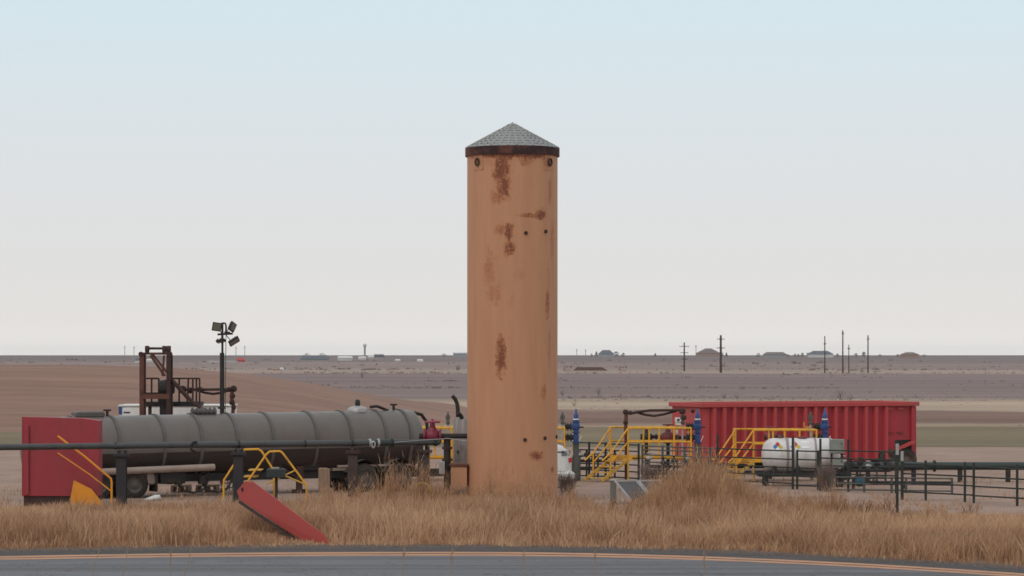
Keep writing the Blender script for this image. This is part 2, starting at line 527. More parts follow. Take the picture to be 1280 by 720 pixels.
# ---- rust on the flare tower
def tower_material(name, R, s, cz, base, strength=1.0):
    m, t, b = nt(name)
    tc = t.nodes.new('ShaderNodeTexCoord')
    sp = t.nodes.new('ShaderNodeSeparateXYZ')
    t.links.new(tc.outputs['Object'], sp.inputs[0])
    ang = math_(t, 'ARCTAN2', sp.outputs['X'], math_(t, 'MULTIPLY', sp.outputs['Y'], -1.0))
    u = math_(t, 'MULTIPLY', ang, R)
    cb = t.nodes.new('ShaderNodeCombineXYZ')
    t.links.new(u, cb.inputs['X'])
    t.links.new(sp.outputs['Z'], cb.inputs['Y'])
    uv = cb.outputs[0]
    n_a = noise_(t, uv, 2.2, 6, .7)
    n_b = noise_(t, uv, 7.0, 5, .7)
    mpv = t.nodes.new('ShaderNodeMapping')
    mpv.inputs['Scale'].default_value = (3.0, .35, 1)
    t.links.new(uv, mpv.inputs['Vector'])
    n_v = noise_(t, mpv.outputs[0], 1.0, 5, .65)
    wob = math_(t, 'ADD', math_(t, 'MULTIPLY_ADD', n_a, 1.6, -.8), math_(t, 'MULTIPLY_ADD', n_b, 2.2, -1.1))
    # (px, py, half width px, half height px, weight)
    stains = [(627, 212, 11, 28, 1.0), (630, 236, 9, 20, 1.0), (622, 250, 13, 10, .6), (636, 197, 60, 6, .95), (657, 203, 12, 10, .6), (612, 204, 12, 8, .35), (684, 204, 9, 10, .4),
              (676, 270, 10, 6.5, 1.0), (662, 272, 18, 3, .75), (636, 293, 6, 13, .95), (637, 312, 7, 11, .85), (626, 290, 11, 7, .55),
              (612, 340, 10, 32, .45), (618, 368, 10, 16, .42), (626, 447, 7, 26, 1.0), (626, 428, 5, 12, .6), (684, 378, 5, 20, .75),
              (687, 240, 5, 22, .5), (690, 300, 6, 30, .45), (685, 350, 5, 30, .35), (679, 490, 5, 12, .6), (686, 430, 4, 30, .4),
              (669, 568, 9, 7, .95), (690, 586, 5, 5, .85), (640, 380, 8, 14, .25), (604, 400, 8, 30, .2), (650, 345, 8, 10, .3), (664, 233, 6, 10, .25)]
    tot = None
    for (px, py, a, h_, wgt) in stains:
        xo = max(-.985, min(.985, (px - 640.5) / 56.5))
        u0 = R * asin(xo)
        z0 = cz(py)
        du = math_(t, 'MULTIPLY', math_(t, 'SUBTRACT', u, u0), s / a)
        dz = math_(t, 'MULTIPLY', math_(t, 'SUBTRACT', sp.outputs['Z'], z0), s / h_)
        r2 = math_(t, 'SQRT', math_(t, 'ADD', math_(t, 'MULTIPLY', du, du), math_(t, 'MULTIPLY', dz, dz)))
        k = math_(t, 'MULTIPLY', math_(t, 'SUBTRACT', 1.0, sstep(t, math_(t, 'ADD', r2, wob), .3, 1.5)), wgt)
        tot = k if tot is None else math_(t, 'MAXIMUM', tot, k)
    mpr = t.nodes.new('ShaderNodeMapping')
    mpr.inputs['Scale'].default_value = (8.0, 1.9, 1)
    t.links.new(uv, mpr.inputs['Vector'])
    n_c = noise_(t, mpr.outputs[0], 1.0, 6, .75)
    n_d = noise_(t, uv, 16.0, 4, .7)
    tot = math_(t, 'MULTIPLY', tot, math_(t, 'ADD', math_(t, 'MULTIPLY_ADD', n_c, 2.4, -.55), math_(t, 'MULTIPLY', n_b, .9)))
    fleck = math_(t, 'MULTIPLY', sstep(t, n_d, .62, .74), sstep(t, n_v, .45, .7))
    tot2 = math_(t, 'MULTIPLY', tot, math_(t, 'MULTIPLY_ADD', n_d, 2.2, -.1))
    halo = math_(t, 'MAXIMUM', math_(t, 'MULTIPLY', sstep(t, tot2, .12, .75), .70), math_(t, 'MULTIPLY', fleck, .30))
    core = math_(t, 'MULTIPLY', sstep(t, tot2, .62, 1.1), .8)
    pale = tuple(min(1, c * 1.03) for c in base)
    dark = (base[0] * .95, base[1] * .92, base[2] * .90)
    col = mixc(t, sstep(t, n_v, .35, .68), pale, dark)
    col = mixc(t, math_(t, 'MULTIPLY', sstep(t, n_a, .55, .75), .12), col, (base[0] * .78, base[1] * .66, base[2] * .58))
    col = mixc(t, halo, col, mixc(t, n_d, (.42, .145, .052), (.30, .090, .034)))
    col = mixc(t, core, col, (.165, .046, .026))
    t.links.new(col, b.inputs['Base Color'])
    b.inputs['Roughness'].default_value = .62
    b.inputs['Specular IOR Level'].default_value = .3
    return m

# ------------------------------------------------------------------ terrain
def sheet(name, xs, ys, zf, m, kind='structure'):
    nx, ny = len(xs), len(ys)
    gx, gy = np.meshgrid(xs, ys)
    gzv = zf(gx, gy)
    v = np.stack([gx, gy, gzv], -1).reshape(-1, 3)
    i = (np.arange(ny - 1)[:, None] * nx + np.arange(nx - 1)[None, :]).reshape(-1)
    f = np.stack([i, i + 1, i + nx + 1, i + nx], -1)
    me = mesh_np(name, v, f)
    me.materials.append(m)
    me.polygons.foreach_set('use_smooth', np.ones(len(f), dtype=bool))
    o = bpy.data.objects.new(name, me)
    C.objects.link(o)
    o['kind'] = kind
    return o

def mesh_np(name, v, f):
    me = bpy.data.meshes.new(name)
    k = f.shape[1]
    me.vertices.add(len(v))
    me.vertices.foreach_set('co', np.ascontiguousarray(v, dtype=np.float32).reshape(-1))
    me.loops.add(f.size)
    me.loops.foreach_set('vertex_index', np.ascontiguousarray(f, dtype=np.int32).reshape(-1))
    me.polygons.add(len(f))
    me.polygons.foreach_set('loop_start', np.arange(len(f), dtype=np.int32) * k)
    me.update(calc_edges=True)
    me.validate()
    return me

def vnoise(x, y, sc, seed=0):
    """smooth value noise, numpy"""
    x, y = x / sc, y / sc
    xi, yi = np.floor(x).astype(np.int64), np.floor(y).astype(np.int64)
    fx, fy = x - xi, y - yi
    fx, fy = fx * fx * (3 - 2 * fx), fy * fy * (3 - 2 * fy)
    def h(a, b):
        n = (a * 374761393 + b * 668265263 + seed * 974711) & 0x7fffffff
        n = ((n ^ (n >> 13)) * 1274126177) & 0x7fffffff
        return (n & 0xffff) / 65535.0
    return (h(xi, yi) * (1 - fx) + h(xi + 1, yi) * fx) * (1 - fy) + (h(xi, yi + 1) * (1 - fx) + h(xi + 1, yi + 1) * fx) * fy

xs = np.concatenate([-np.geomspace(2600, 30, 34), np.linspace(-28, 28, 29), np.geomspace(30, 2600, 34)])
ys = np.concatenate([np.linspace(-60, 140, 30), np.geomspace(146, 4600, 110)])
def zg(x, y):
    z = np.clip((y - 900) * .00398, 0, 4.77)
    roll = (vnoise(x, y, 300, 3) - .5) * .5 * np.clip((y - 350) / 500, 0, 1) * np.clip((2100 - y) / 600, 0, 1)
    edge = (vnoise(x, y, 260, 13) - .6) * 1.5 * np.clip((y - 1500) / 500, 0, 1)
    return z + roll + np.minimum(edge, 0)
sheet('ground', xs, ys, zg, M['ground'])

# dry scrub scattered over the fields, thicker along the old fence lines
def field_scrub():
    n = 5200
    lines = np.array([252, 300, 318, 322, 410, 520, 760, 930])
    d = np.where(rng.random(n) < .62, lines[rng.integers(0, len(lines), n)] * (1 + rng.normal(0, .012, n)), np.exp(rng.uniform(np.log(190), np.log(1500), n)))
    x = rng.uniform(-.21, .21, n) * d
    keep = vnoise(x, d * .5, 30, 71) > .42
    keep &= ~((x < 2) & (d < 335) & (d > 160))
    x, d = x[keep], d[keep]
    n = len(x)
    h = d / F * rng.uniform(.5, 2.6, n) * (.4 + 1.2 * vnoise(x, d, 60, 72))
    w = h * rng.uniform(.6, 2.2, n)
    V, Fc = [], []
    K = 9
    cx = x[:, None] + rng.normal(0, .35, (n, K)) * w[:, None]
    cy = d[:, None] + rng.normal(0, .35, (n, K)) * w[:, None]
    zb = zg(x, d)[:, None] + np.zeros((n, K)) - .05
    hh = h[:, None] * rng.uniform(.3, 1, (n, K))
    ww = w[:, None] * rng.uniform(.08, .22, (n, K))
    v = np.stack([np.stack([cx - ww, cy, zb], -1), np.stack([cx + ww, cy, zb], -1), np.stack([cx + rng.normal(0, .3, (n, K)) * w[:, None], cy, zb + hh], -1)], 2).reshape(-1, 3)
    f = np.arange(len(v)).reshape(-1, 3)
    me = mesh_np('field_scrub', v, f)
    me.materials.append(mat('dry_field_scrub', (.235, .175, .145), .95, .0, (.13, .10, .085), .9, .03))
    o = bpy.data.objects.new('field_scrub', me)
    C.objects.link(o)
    o['kind'] = 'stuff'
field_scrub()

# plowed hill rising to the left behind the trailer
hx = np.linspace(-160, 2, 82)
hy = np.linspace(165, 330, 56)
crest_x = np.array([-160, -60, -34, -28, -21, -15, -10, -5, -1, 2])
crest_z = np.array([4.2, 4.25, 4.02, 3.82, 3.28, 2.2, 1.1, .25, -.25, -.4])
def zhill(x, y):
    c = np.interp(x, crest_x, crest_z)
    k = np.where(y < 220, np.clip((y - 165) / 55, 0, 1), np.clip((330 - y) / 110, 0, 1))
    k = k * k * (3 - 2 * k)
    return -.4 + (c + .4) * k + (vnoise(x, y, 14, 5) - .5) * .12 * k
sheet('dirt_hill', hx, hy, zhill, M['hill'])

# well pad dirt and the verge between the pad and the road
px_ = np.linspace(-70, 70, 141)
py_ = np.linspace(84, 146, 60)
def zpad(x, y):
    e = np.minimum(1, np.minimum((y - 84) / 3, (146 - y) / 8))
    return .02 * np.clip(e, -1, 1) + (vnoise(x, y, 2.2, 1) - .5) * .05 * np.clip(e, 0, 1) + (vnoise(x, y, 9, 2) - .4) * .03 * np.clip(e, 0, 1)
sheet('well_pad', px_, py_, zpad, M['pad'])

def line_d(x):
    """distance of the road's near edge line at x"""
    x = np.asarray(x, dtype=float)
    xc = np.clip(x, -14, 14)
    d = 67.7 - np.where(xc > -1.5, .042, .013) * (xc + 1.5) ** 2
    sl = np.where(x > 14, -2 * .042 * 15.5, np.where(x < -14, 2 * .013 * 12.5, 0))
    return d + sl * (x - xc)

vx = np.linspace(-70, 70, 141)
def strip(name, off0, off1, z, m, ny=6, zfun=None):
    nx = len(vx)
    t_ = np.linspace(0, 1, ny)
    v = []
    for q in t_:
        d = line_d(vx) + off0 + (off1 - off0) * q
        zz = np.full(nx, z) + (zfun(vx, d, q) if zfun else 0)
        v.append(np.stack([vx, d, zz], -1))
    v = np.concatenate(v)
    i = (np.arange(ny - 1)[:, None] * nx + np.arange(nx - 1)[None, :]).reshape(-1)
    f = np.stack([i, i + 1, i + nx + 1, i + nx], -1)
    me = mesh_np(name, v, f)
    me.materials.append(m)
    o = bpy.data.objects.new(name, me)
    C.objects.link(o)
    o['kind'] = 'structure'
    return o
strip('verge', 1.5, 21, .008, M['verge'], 12)
strip('road', -10.5, -.0, .03, M['asphalt'], 6)
strip('road_shoulder', .0, 2.6, .030, M['shoulder'], 4, lambda x, d, q: -.02 * q + 0 * x)
l1 = strip('road_line', -1.10, -.55, .034, M['road_line'], 2)
l2 = strip('road_line', -.42, .14, .038, M['road_line'], 2)
def roadside_gravel():
    n = 5200
    x = rng.uniform(-14, 14, n)
    y = line_d(x) + np.where(rng.random(n) < .85, rng.normal(2.4, .35, n), rng.uniform(.4, 2.4, n))
    s_ = rng.uniform(.012, .045, n)
    a = rng.uniform(0, 2 * pi, n)
    z = np.full(n, .012)
    P_ = lambda q, r_, h_: np.stack([x + np.cos(a + q) * s_ * r_, y + np.sin(a + q) * s_ * r_, z + s_ * h_], -1)
    v = np.stack([P_(0, 1.2, 0), P_(2.1, 1, 0), P_(4.2, 1.1, 0), P_(.5, .2, .9)], 1).reshape(-1, 3)
    b = np.arange(n)[:, None] * 4
    f = np.concatenate([b + np.array([[0, 1, 3]]), b + np.array([[1, 2, 3]]), b + np.array([[2, 0, 3]])], 1).reshape(-1, 3)
    me = mesh_np('roadside_gravel', v, f)
    me.materials.append(mat('gravel_stones', (.17, .13, .115), .9, .0, (.09, .07, .062), .7, 3))
    o = bpy.data.objects.new('roadside_gravel', me)
    C.objects.link(o)
    o['kind'] = 'stuff'
roadside_gravel()
# ------------------------------------------------------------------ flare tower
TD = 91.0
S_T = F / TD
tb = (X(640.5, TD), TD, 0.0)
tR = 56.5 / S_T
tz = lambda py: Zz(py, TD)
TAN = (.545, .270, .150)
m_tower = tower_material('tan_rusted_paint', tR, S_T, tz, TAN)
m_rim = mat('rusty_rim_band', (.15, .058, .042), .85, .0, (.035, .022, .023), .92, 1.5, (1, 1, 1.2), (.34, .56))
m_mesh = mat('grey_wire_mesh', (.33, .33, .32), .6, .2)
m_inner = mat('dark_cone_inside', (.035, .034, .035), .9)
tw = thing('flare_tower', 'tall tan cylindrical flare tower streaked with rust under a grey wire-mesh cone', 'tower', tb)
m = MB()
m.lathe([(tR, 0), (tR, 2), (tR, 5), (tR, 8), (tR, tz(194))], tb, 'z', 64)
sh = m.build('shell', m_tower, tw)
m = MB()
ro = tR + .065
z1, z0 = tz(185.5), tz(196)
m.lathe([(tR + .002, z0), (ro, z0)], tb, 'z', 64, False)
m.lathe([(ro, z0), (ro, z1)], tb, 'z', 64)
m.lathe([(ro, z1), (tR - .25, z1)], tb, 'z', 64, False)
m.build('rim_band', m_rim, tw)
m = MB()
zap = tz(153.5)
m.lathe([(ro - .02, z1 + .005), (.02, zap - .02)], tb, 'z', 48)
cone = m.build('cone', m_inner, tw)
m = MB()
NR, NC = 34, 9
rc = ro - .005
for k in range(NR):
    a = 2 * pi * k / NR
    d = Vector((cos(a), sin(a), 0))
    q0 = 1.0
    q1 = .08 if k % 4 == 0 else (.26 if k % 2 == 0 else .5)
    p0 = Vector(tb) + d * rc + Vector((0, 0, z1 + .02))
    p1 = Vector(tb) + d * rc * q1 + Vector((0, 0, z1 + .02 + (zap - z1) * (1 - q1)))
    m.bar(p0, p1, .05, .012)
for i in range(NC):
    q = 1 - i / NC
    r = rc * q
    z = z1 + .022 + (zap - z1) * (1 - q)
    w = .06
    m.lathe([(r + .012, z - w / 2), (r + .012 - w * 1.2, z + w / 2 + .012)], tb, 'z', 48)
o = m.build('wire_mesh', m_mesh, tw)
m = MB()
m.lathe([(.06, zap - .06), (.02, zap + .02)], tb, 'z', 10)
m.build('apex_cap', m_mesh, tw)
# lifting lugs under the rim and rectangular doubler plates around them
for px in (598.5, 685.5):
    a = asin((px - 640.5) / 56.5)
    ca = Vector((sin(a), -cos(a), 0))
    ct = Vector((cos(a), sin(a), 0))
    c0 = Vector(tb) + ca * (tR + .012) + Vector((0, 0, tz(205)))
    m = MB()
    m.bar(c0 + Vector((0, 0, -.24)), c0 + Vector((0, 0, .24)), .42, .018)
    # orient the plate to the shell
    m.v, m.f, m.s = [], [], []
    vs = [c0 + ct * i * .22 + Vector((0, 0, k * .25)) + ca * j for j in (-.03, .0) for (i, k) in ((-1, -1), (1, -1), (1, 1), (-1, 1))]
    m.add(vs, [(4, 5, 6, 7), (0, 4, 7, 3), (1, 2, 6, 5), (3, 7, 6, 2), (0, 1, 5, 4)])
    pl = m.build('lug_plate', m_tower, tw)
    m = MB()
    ring = [c0 + ca * .05 + ct * cos(q) * .085 + Vector((0, 0, sin(q) * .11)) for q in np.linspace(0, 2 * pi, 13)]
    m.tube(ring, .03, 6, False)
    sub(m.build('lifting_eye', M['rust_dark'], None, tb), pl)
# small round ports in the shell
for (px, py) in ((657, 293.5), (681.5, 291), (656, 548), (680.5, 546.5), (695, 545.5)):
    a = asin((px - 640.5) / 56.5)
    ca = Vector((sin(a), -cos(a), 0))
    c0 = Vector(tb) + ca * tR + Vector((0, 0, tz(py)))
    m = MB()
    m.tube([c0 - ca * .02, c0 + ca * .035], .06, 10)
    m.build('port', M['rust_dark'], tw)
# burner box and air intake at the foot
m = MB()
m.box((X(574, TD), TD - .1, tz(581) / 2 - .0), (20 / S_T, .9, tz(582)), 0, .03)
bx = m.build('burner_box', m_tower, tw)
m = MB()
m.box((X(573.5, TD), TD - .1, tz(580.5)), (23 / S_T, 1.0, .09), 0, .015)
sub(m.build('lid', M['rust'], None, tb), bx)
m = MB()
m.lathe([(tR + .09, 0), (tR + .09, .16), (tR + .002, .16)], tb, 'z', 64, False)
m.build('base_ring', M['rust_dark'], tw)

# inlet line with its red valve, entering the tower from the left
iD = 91.2
zi = Zz(545, iD)
it = thing('inlet_line', 'dark gas line with elbow and riser entering the tan tower low on its shaft', 'pipe', (X(559, iD), iD, 0))
m = MB()
m.tube([(X(524, iD), iD, zi), (X(532, iD), iD, zi)], .09, 10)
m.tube([(X(548, iD), iD, zi), (X(584.5, iD), iD, zi)], .085, 10)
m.build('pipe', M['dark_steel'], it)
m = MB()
m.tube([(X(559, iD), iD, 0), (X(559, iD), iD, zi + .02)], .115, 10)
rs = m.build('riser', M['dark_steel'], it)
for py in (548, 560, 575, 590):
    m = MB()
    m.disc((X(559, iD), iD, Zz(py, iD)), .17, .07, 'z', 12)
    sub(m.build('flange', M['rust_dark'], None, it['_base']), rs)
m = MB()
m.tube([(X(526, iD), iD, zi), (X(526, iD), iD, zi - .2), (X(524.5, iD), iD, zi - .9), (X(524, iD), iD, 0)], .07, 8)
m.build('drain_pipe', M['dark_steel'], it)
m = MB()
m.box((X(552.5, iD), iD - .2, Zz(584.5, iD)), (.19, .16, .42), 0, .02)
m.build('meter_box', M['galv'], it)

vt = thing('gate_valve', 'crimson gate valve with pink handwheel on the dark inlet line', 'valve', (X(540.5, iD), iD, zi - .2))
m = MB()
vx0 = X(540.5, iD)
m.lathe([(.13, -.24), (.22, -.15), (.26, 0), (.22, .15), (.13, .24)], (vx0, iD, zi), 'x', 14)
m.lathe([(.2, .05), (.17, .2), (.1, .3), (.08, .42)], (vx0, iD, zi), 'z', 12)
m.build('body', M['red_valve'], vt)
for sx in (-1, 1):
    m = MB()
    m.disc((vx0 + sx * .26, iD, zi), .23, .07, 'x', 14)
    m.build('flange', M['red_valve'], vt)
m = MB()
cw = Vector((vx0, iD, zi + .46))
m.tube([cw + Vector((cos(q) * .23, sin(q) * .23, 0)) for q in np.linspace(0, 2 * pi, 15)], .035, 6, False)
for q in (0, pi / 2, pi, 3 * pi / 2):
    m.tube([cw, cw + Vector((cos(q) * .22, sin(q) * .22, 0))], .022, 5)
m.tube([cw - Vector((0, 0, .08)), cw + Vector((0, 0, .1))], .04, 6)
m.build('handwheel', M['pink_wheel'], vt)

# ------------------------------------------------------------------ tank trailer and tractor
RZ = radians(29)
TO = Vector((X(520, 99.5), 99.5, 0.0))
cu, su = cos(RZ), sin(RZ)
def t_of(px, s=0.0):
    """distance along the trailer axis at which lateral offset s shows at column px"""
    k = (px - 640) / F
    # (TO.x + cu t - su s) = k (TO.y + su t + cu s)
    return (k * (TO.y + cu * s) - TO.x + su * s) / (cu - k * su)
tr = thing('tank_trailer', 'long grey cylindrical tank trailer with ring seams parked behind the pipe rack', 'tank trailer', tuple(TO), None, RZ, True)
TR = 1.04
TL = -14.2
def ax(t):
    return 1.83 + .009 * t if t < 0 else 1.83
def tank_profile():
    m = MB()
    n = 40
    prof = []
    for q in np.linspace(0, pi / 2, 7):
        prof.append((TL - .30 * cos(q), max(.001, TR * sin(q))))
    for t in np.linspace(TL, -.32, 14)[1:]:
        prof.append((t, TR))
    for q in np.linspace(0, pi / 2, 8)[1:]:
        prof.append((-.32 + .34 * sin(q), max(.001, TR * cos(q))))
    vs = []
    for (t, r) in prof:
        for k in range(n):
            a = 2 * pi * k / n
            vs.append((t, r * cos(a), ax(t) + r * sin(a)))
    fs = []
    for i in range(len(prof) - 1):
        for k in range(n):
            fs.append((i * n + k, i * n + (k + 1) % n, (i + 1) * n + (k + 1) % n, (i + 1) * n + k))
    m.add(vs, fs, True)
    return m
tank_profile().build('tank', M['grey_tank'], tr)
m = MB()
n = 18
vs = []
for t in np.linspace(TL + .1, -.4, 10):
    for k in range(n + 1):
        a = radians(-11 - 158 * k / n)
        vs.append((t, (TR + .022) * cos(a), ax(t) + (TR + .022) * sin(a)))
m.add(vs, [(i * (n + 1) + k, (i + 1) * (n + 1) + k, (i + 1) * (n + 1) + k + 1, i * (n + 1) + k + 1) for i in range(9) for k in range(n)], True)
m.build('belly_shade', mat('dark_belly_shade', (.050, .036, .031), .75, .0, (.10, .065, .05), .6, 1.1, (.5, 1, 1)), tr)  # dark shell, paints the shade on the underside of the tank
ring_px = [88, 136, 192, 238, 282, 327, 381, 424, 467, 498]
for px in ring_px:
    t = t_of(px)
    m = MB()
    for (r0, w) in ((TR + .045, .05),):
        n = 40
        prof = [(-w, TR - .01), (-w, r0), (w, r0), (w, TR - .01)]
        vs = [(t + h_, r * cos(2 * pi * k / n), ax(t) + r * sin(2 * pi * k / n)) for (h_, r) in prof for k in range(n)]
        fs = [(i * n + k, i * n + (k + 1) % n, (i + 1) * n + (k + 1) % n, (i + 1) * n + k) for i in range(3) for k in range(n)]
        m.add(vs, fs)
    m.build('ring', M['grey_ring'], tr)
# manway, vent, valves and hoses on top
t = t_of(447)
m = MB()
m.lathe([(.36, -.05), (.36, .06), (.30, .12), (.12, .17), (.001, .18)], (t, 0, ax(t) + TR), 'z', 20)
hw = m.build('manway', M['galv'], tr)
m = MB()
m.lathe([(.08, 0), (.10, .12), (.07, .22), (.001, .24)], (t, 0, ax(t) + TR + .16), 'z', 10)
sub(m.build('knob', M['dark_steel'], None), hw)
t = t_of(253)
m = MB()
m.tube([(t - .45, -.1, ax(t) + TR + .08), (t + .45, -.1, ax(t) + TR + .08)], .10, 10)
for q in np.linspace(-.4, .4, 6):
    m.disc((t + q, -.1, ax(t) + TR + .08), .14, .05, 'x', 12)
m.build('relief_valve', M['grey_ring'], tr)
for px in (134, 277, 492):
    t = t_of(px)
    m = MB()
    m.tube([(t, 0, ax(t) + TR - .02), (t, 0, ax(t) + TR + .2)], .05, 7)
    m.tube([(t - .13, 0, ax(t) + TR + .19), (t + .13, 0, ax(t) + TR + .19)], .035, 6)
    m.build('vent_valve', M['dark_steel'], tr)
t = t_of(110)
m = MB()
m.box((t, 0, ax(t) + TR + .06), (1.0, .5, .2), 0, .04)
m.build('top_box', M['grey_ring'], tr)
t0, t1 = t_of(461), t_of(484)
m = MB()
m.tube([(t0, -.1, ax(t0) + TR + .12), (t0 + .25, -.1, ax(t0) + TR + .15), (t0 * .5 + t1 * .5, -.1, ax(t0) + TR + .12), (t1, -.1, ax(t1) + TR - .02)], .05, 7)
m.build('top_hose', M['black'], tr)
m = MB()
m.tube([(-.18, -.2, ax(0) + .93), (.12, -.2, ax(0) + .86), (.32, -.2, ax(0) + .6), (.36, -.2, ax(0) + .25), (.3, -.2, ax(0) - .6)], .06, 7)
m.build('front_hose', M['black'], tr)
# frame, hose tube, boxes, landing gear, axles
m = MB()
for s in (-.5, .5):
    m.box(((TL - .1 + -.9) / 2, s, .66), (-TL - .8, .12, .26))
m.build('frame', M['dark_steel'], tr)
tA, tB = t_of(128, -1.15), t_of(268, -1.15)
m = MB()
m.tube([(tA - 2, -1.12, .90), (tB, -1.12, 1.02)], .12, 10)
m.build('hose_tube', M['hose_tray'], tr)
for q in np.linspace(tA, tB - .2, 5):
    m = MB()
    m.bar((q, -1.12, .80 + .02 * (q - tA)), (q, -.4, .74), .06)
    m.build('tube_bracket', M['dark_steel'], tr)
def wheel(parent, t, s, r=.50, w=.28, hub=True):
    m = MB()
    m.lathe([(r * .55, -w / 2), (r * .93, -w / 2), (r, -w * .3), (r, w * .3), (r * .93, w / 2), (r * .55, w / 2)], (t, s, r), 'y', 26)
    o = m.build('wheel', M['tyre'], parent)
    m = MB()
    m.lathe([(.001, -w * .28), (r * .2, -w * .34), (r * .3, -w * .12), (r * .5, -w * .12), (r * .56, -w * .42)], (t, s, r), 'y', 18)
    m.lathe([(r * .56, w * .42), (r * .5, w * .12), (.001, w * .1)], (t, s, r), 'y', 18)
    sub(m.build('rim', M['rim'], None), o)
    return o
tw1 = t_of(166, -.9)
for tt in (tw1, tw1 - 1.25):
    for s in (-.95, -.63, .63, .95):
        wheel(tr, tt, s)
m = MB()
m.box((tw1 + .75, -.85, .55), (.03, .7, .62))
m.build('mudflap', M['black'], tr)
m = MB()
m.box((t_of(214, -.9), -.85, .72), (.9, .45, .46), 0, .04)
m.build('pump_box', M['dark_steel'], tr)
m = MB()
tq = t_of(187, -.9)
m.box((tq, -.9, .72), (.3, .3, .5), 0, .05)
m.build('water_tank', M['hose_tray'], tr)
for px in (222, 252):
    tq = t_of(px, -.9)
    m = MB()
    m.tube([(tq, -.95, .75), (tq, -.95, .45)], .14, 10)
    m.tube([(tq, -.95, .48), (tq + .2, -1.0, .25), (tq + .55, -1.0, .16), (tq + .9, -1., .28), (tq + 1.1, -.95, .6)], .04, 7)
    m.build('discharge_valve', M['dark_steel'], tr)
for s in (-.75, .75):
    tq = t_of(374, s)
    m = MB()
    m.box((tq, s, .72), (.24, .2, .5), 0, .02)
    m.box((tq, s, .3), (.18, .16, .5))
    m.box((tq, s, .06), (.42, .34, .08))
    m.bar((tq - .1, s, .6), (tq - .75, s, 1.0), .07)
    m.build('landing_leg', M['rust_dark'], tr)
m = MB()
m.box((t_of(374), -.1, .95), (.9, 1.2, .28), 0, .03)
m.build('underframe', M['dark_steel'], tr)
m = MB()
m.box((-1.9, 0, .84), (3.4, 1.5, .10))
m.build('upper_coupler', M['hose_tray'], tr)
m = MB()
m.box((-2.1, -1.0, .96), (2.9, .12, .07))
m.build('side_rail', M['hose_tray'], tr)

tt_ = thing('truck_tractor', 'white truck tractor with unit number on its hood half hidden by the flare tower', 'truck', tuple(TO), None, RZ, True)
m = MB()
for s in (-.42, .42):
    m.box((.7, s, .62), (8.3, .1, .24))
m.build('frame', M['dark_steel'], tt_)
for tt in (-2.55, -1.2):
    for s in (-.98, -.66, .66, .98):
        wheel(tt_, tt, s, .52, .29)
for s in (-.80, .80):
    wheel(tt_, 4.75, s, .50, .26)
m = MB()
for s in (-.85, .85):
    for tt in (-2.55, -1.2):
        arc = [(tt + cos(q) * .66, s, .54 + sin(q) * .64) for q in np.linspace(pi * .1, pi * .9, 9)]
        vs = [(a[0], a[1] + e, a[2]) for a in arc for e in (-.33, .33)]
        m.add(vs, [(2 * i, 2 * i + 1, 2 * i + 3, 2 * i + 2) for i in range(8)], True)
m.build('fender', M['grey_ring'], tt_)
m = MB()
CB = t_of(587, 1.05)
CF = 3.7
m.box(((CB + CF) / 2, 0, 1.75), (CF - CB, 2.0, 2.1), 0, .12)
cab = m.build('cab', M['white'], tt_)
m = MB()
m.box((CF, 0, 2.25), (.05, 1.7, .75))
sub(m.build('windscreen', M['glass'], None), cab)
for s in (-1, 1):
    m = MB()
    m.box(((CB + CF) / 2, s * .99, 2.2), (.65, .05, .65))
    sub(m.build('side_window', M['glass'], None), cab)
# sloping hood with rounded nose
def hood():
    m = MB()
    secs = []
    for (t, w, zt, zb) in ((3.3, .98, 1.70, .6), (t_of(690, -1), 1.0, 1.62, .6), (t_of(700, -1), 1.0, 1.58, .6), (t_of(706, -1), .99, 1.52, .6), (t_of(710.5, -.96), .96, 1.40, .6), (t_of(713, -.9), .9, 1.2, .6), (t_of(714, -.8), .8, .9, .6)):
        r = .2
        sec = [(t, -w, zb), (t, -w, zt - r), (t, -w + r * .3, zt - r * .3), (t, -w + r, zt), (t, w - r, zt), (t, w - r * .3, zt - r * .3), (t, w, zt - r), (t, w, zb)]
        secs.append(sec)
    vs = [p for s_ in secs for p in s_]
    n = 8
    fs = [(i * n + k, (i + 1) * n + k, (i + 1) * n + k + 1, i * n + k + 1) for i in range(len(secs) - 1) for k in range(n - 1)]
    m.add(vs, fs, True)
    e = (len(secs) - 1) * n
    m.add(secs[-1], [tuple(range(n))])
    return m
hd = hood().build('hood', M['white'], tt_)
m = MB()
TN_ = t_of(718.5, -1.03)
m.box((TN_ - .75, 0, .42), (1.5, 2.12, .42), 0, .12)
m.build('bumper', M['white'], tt_)
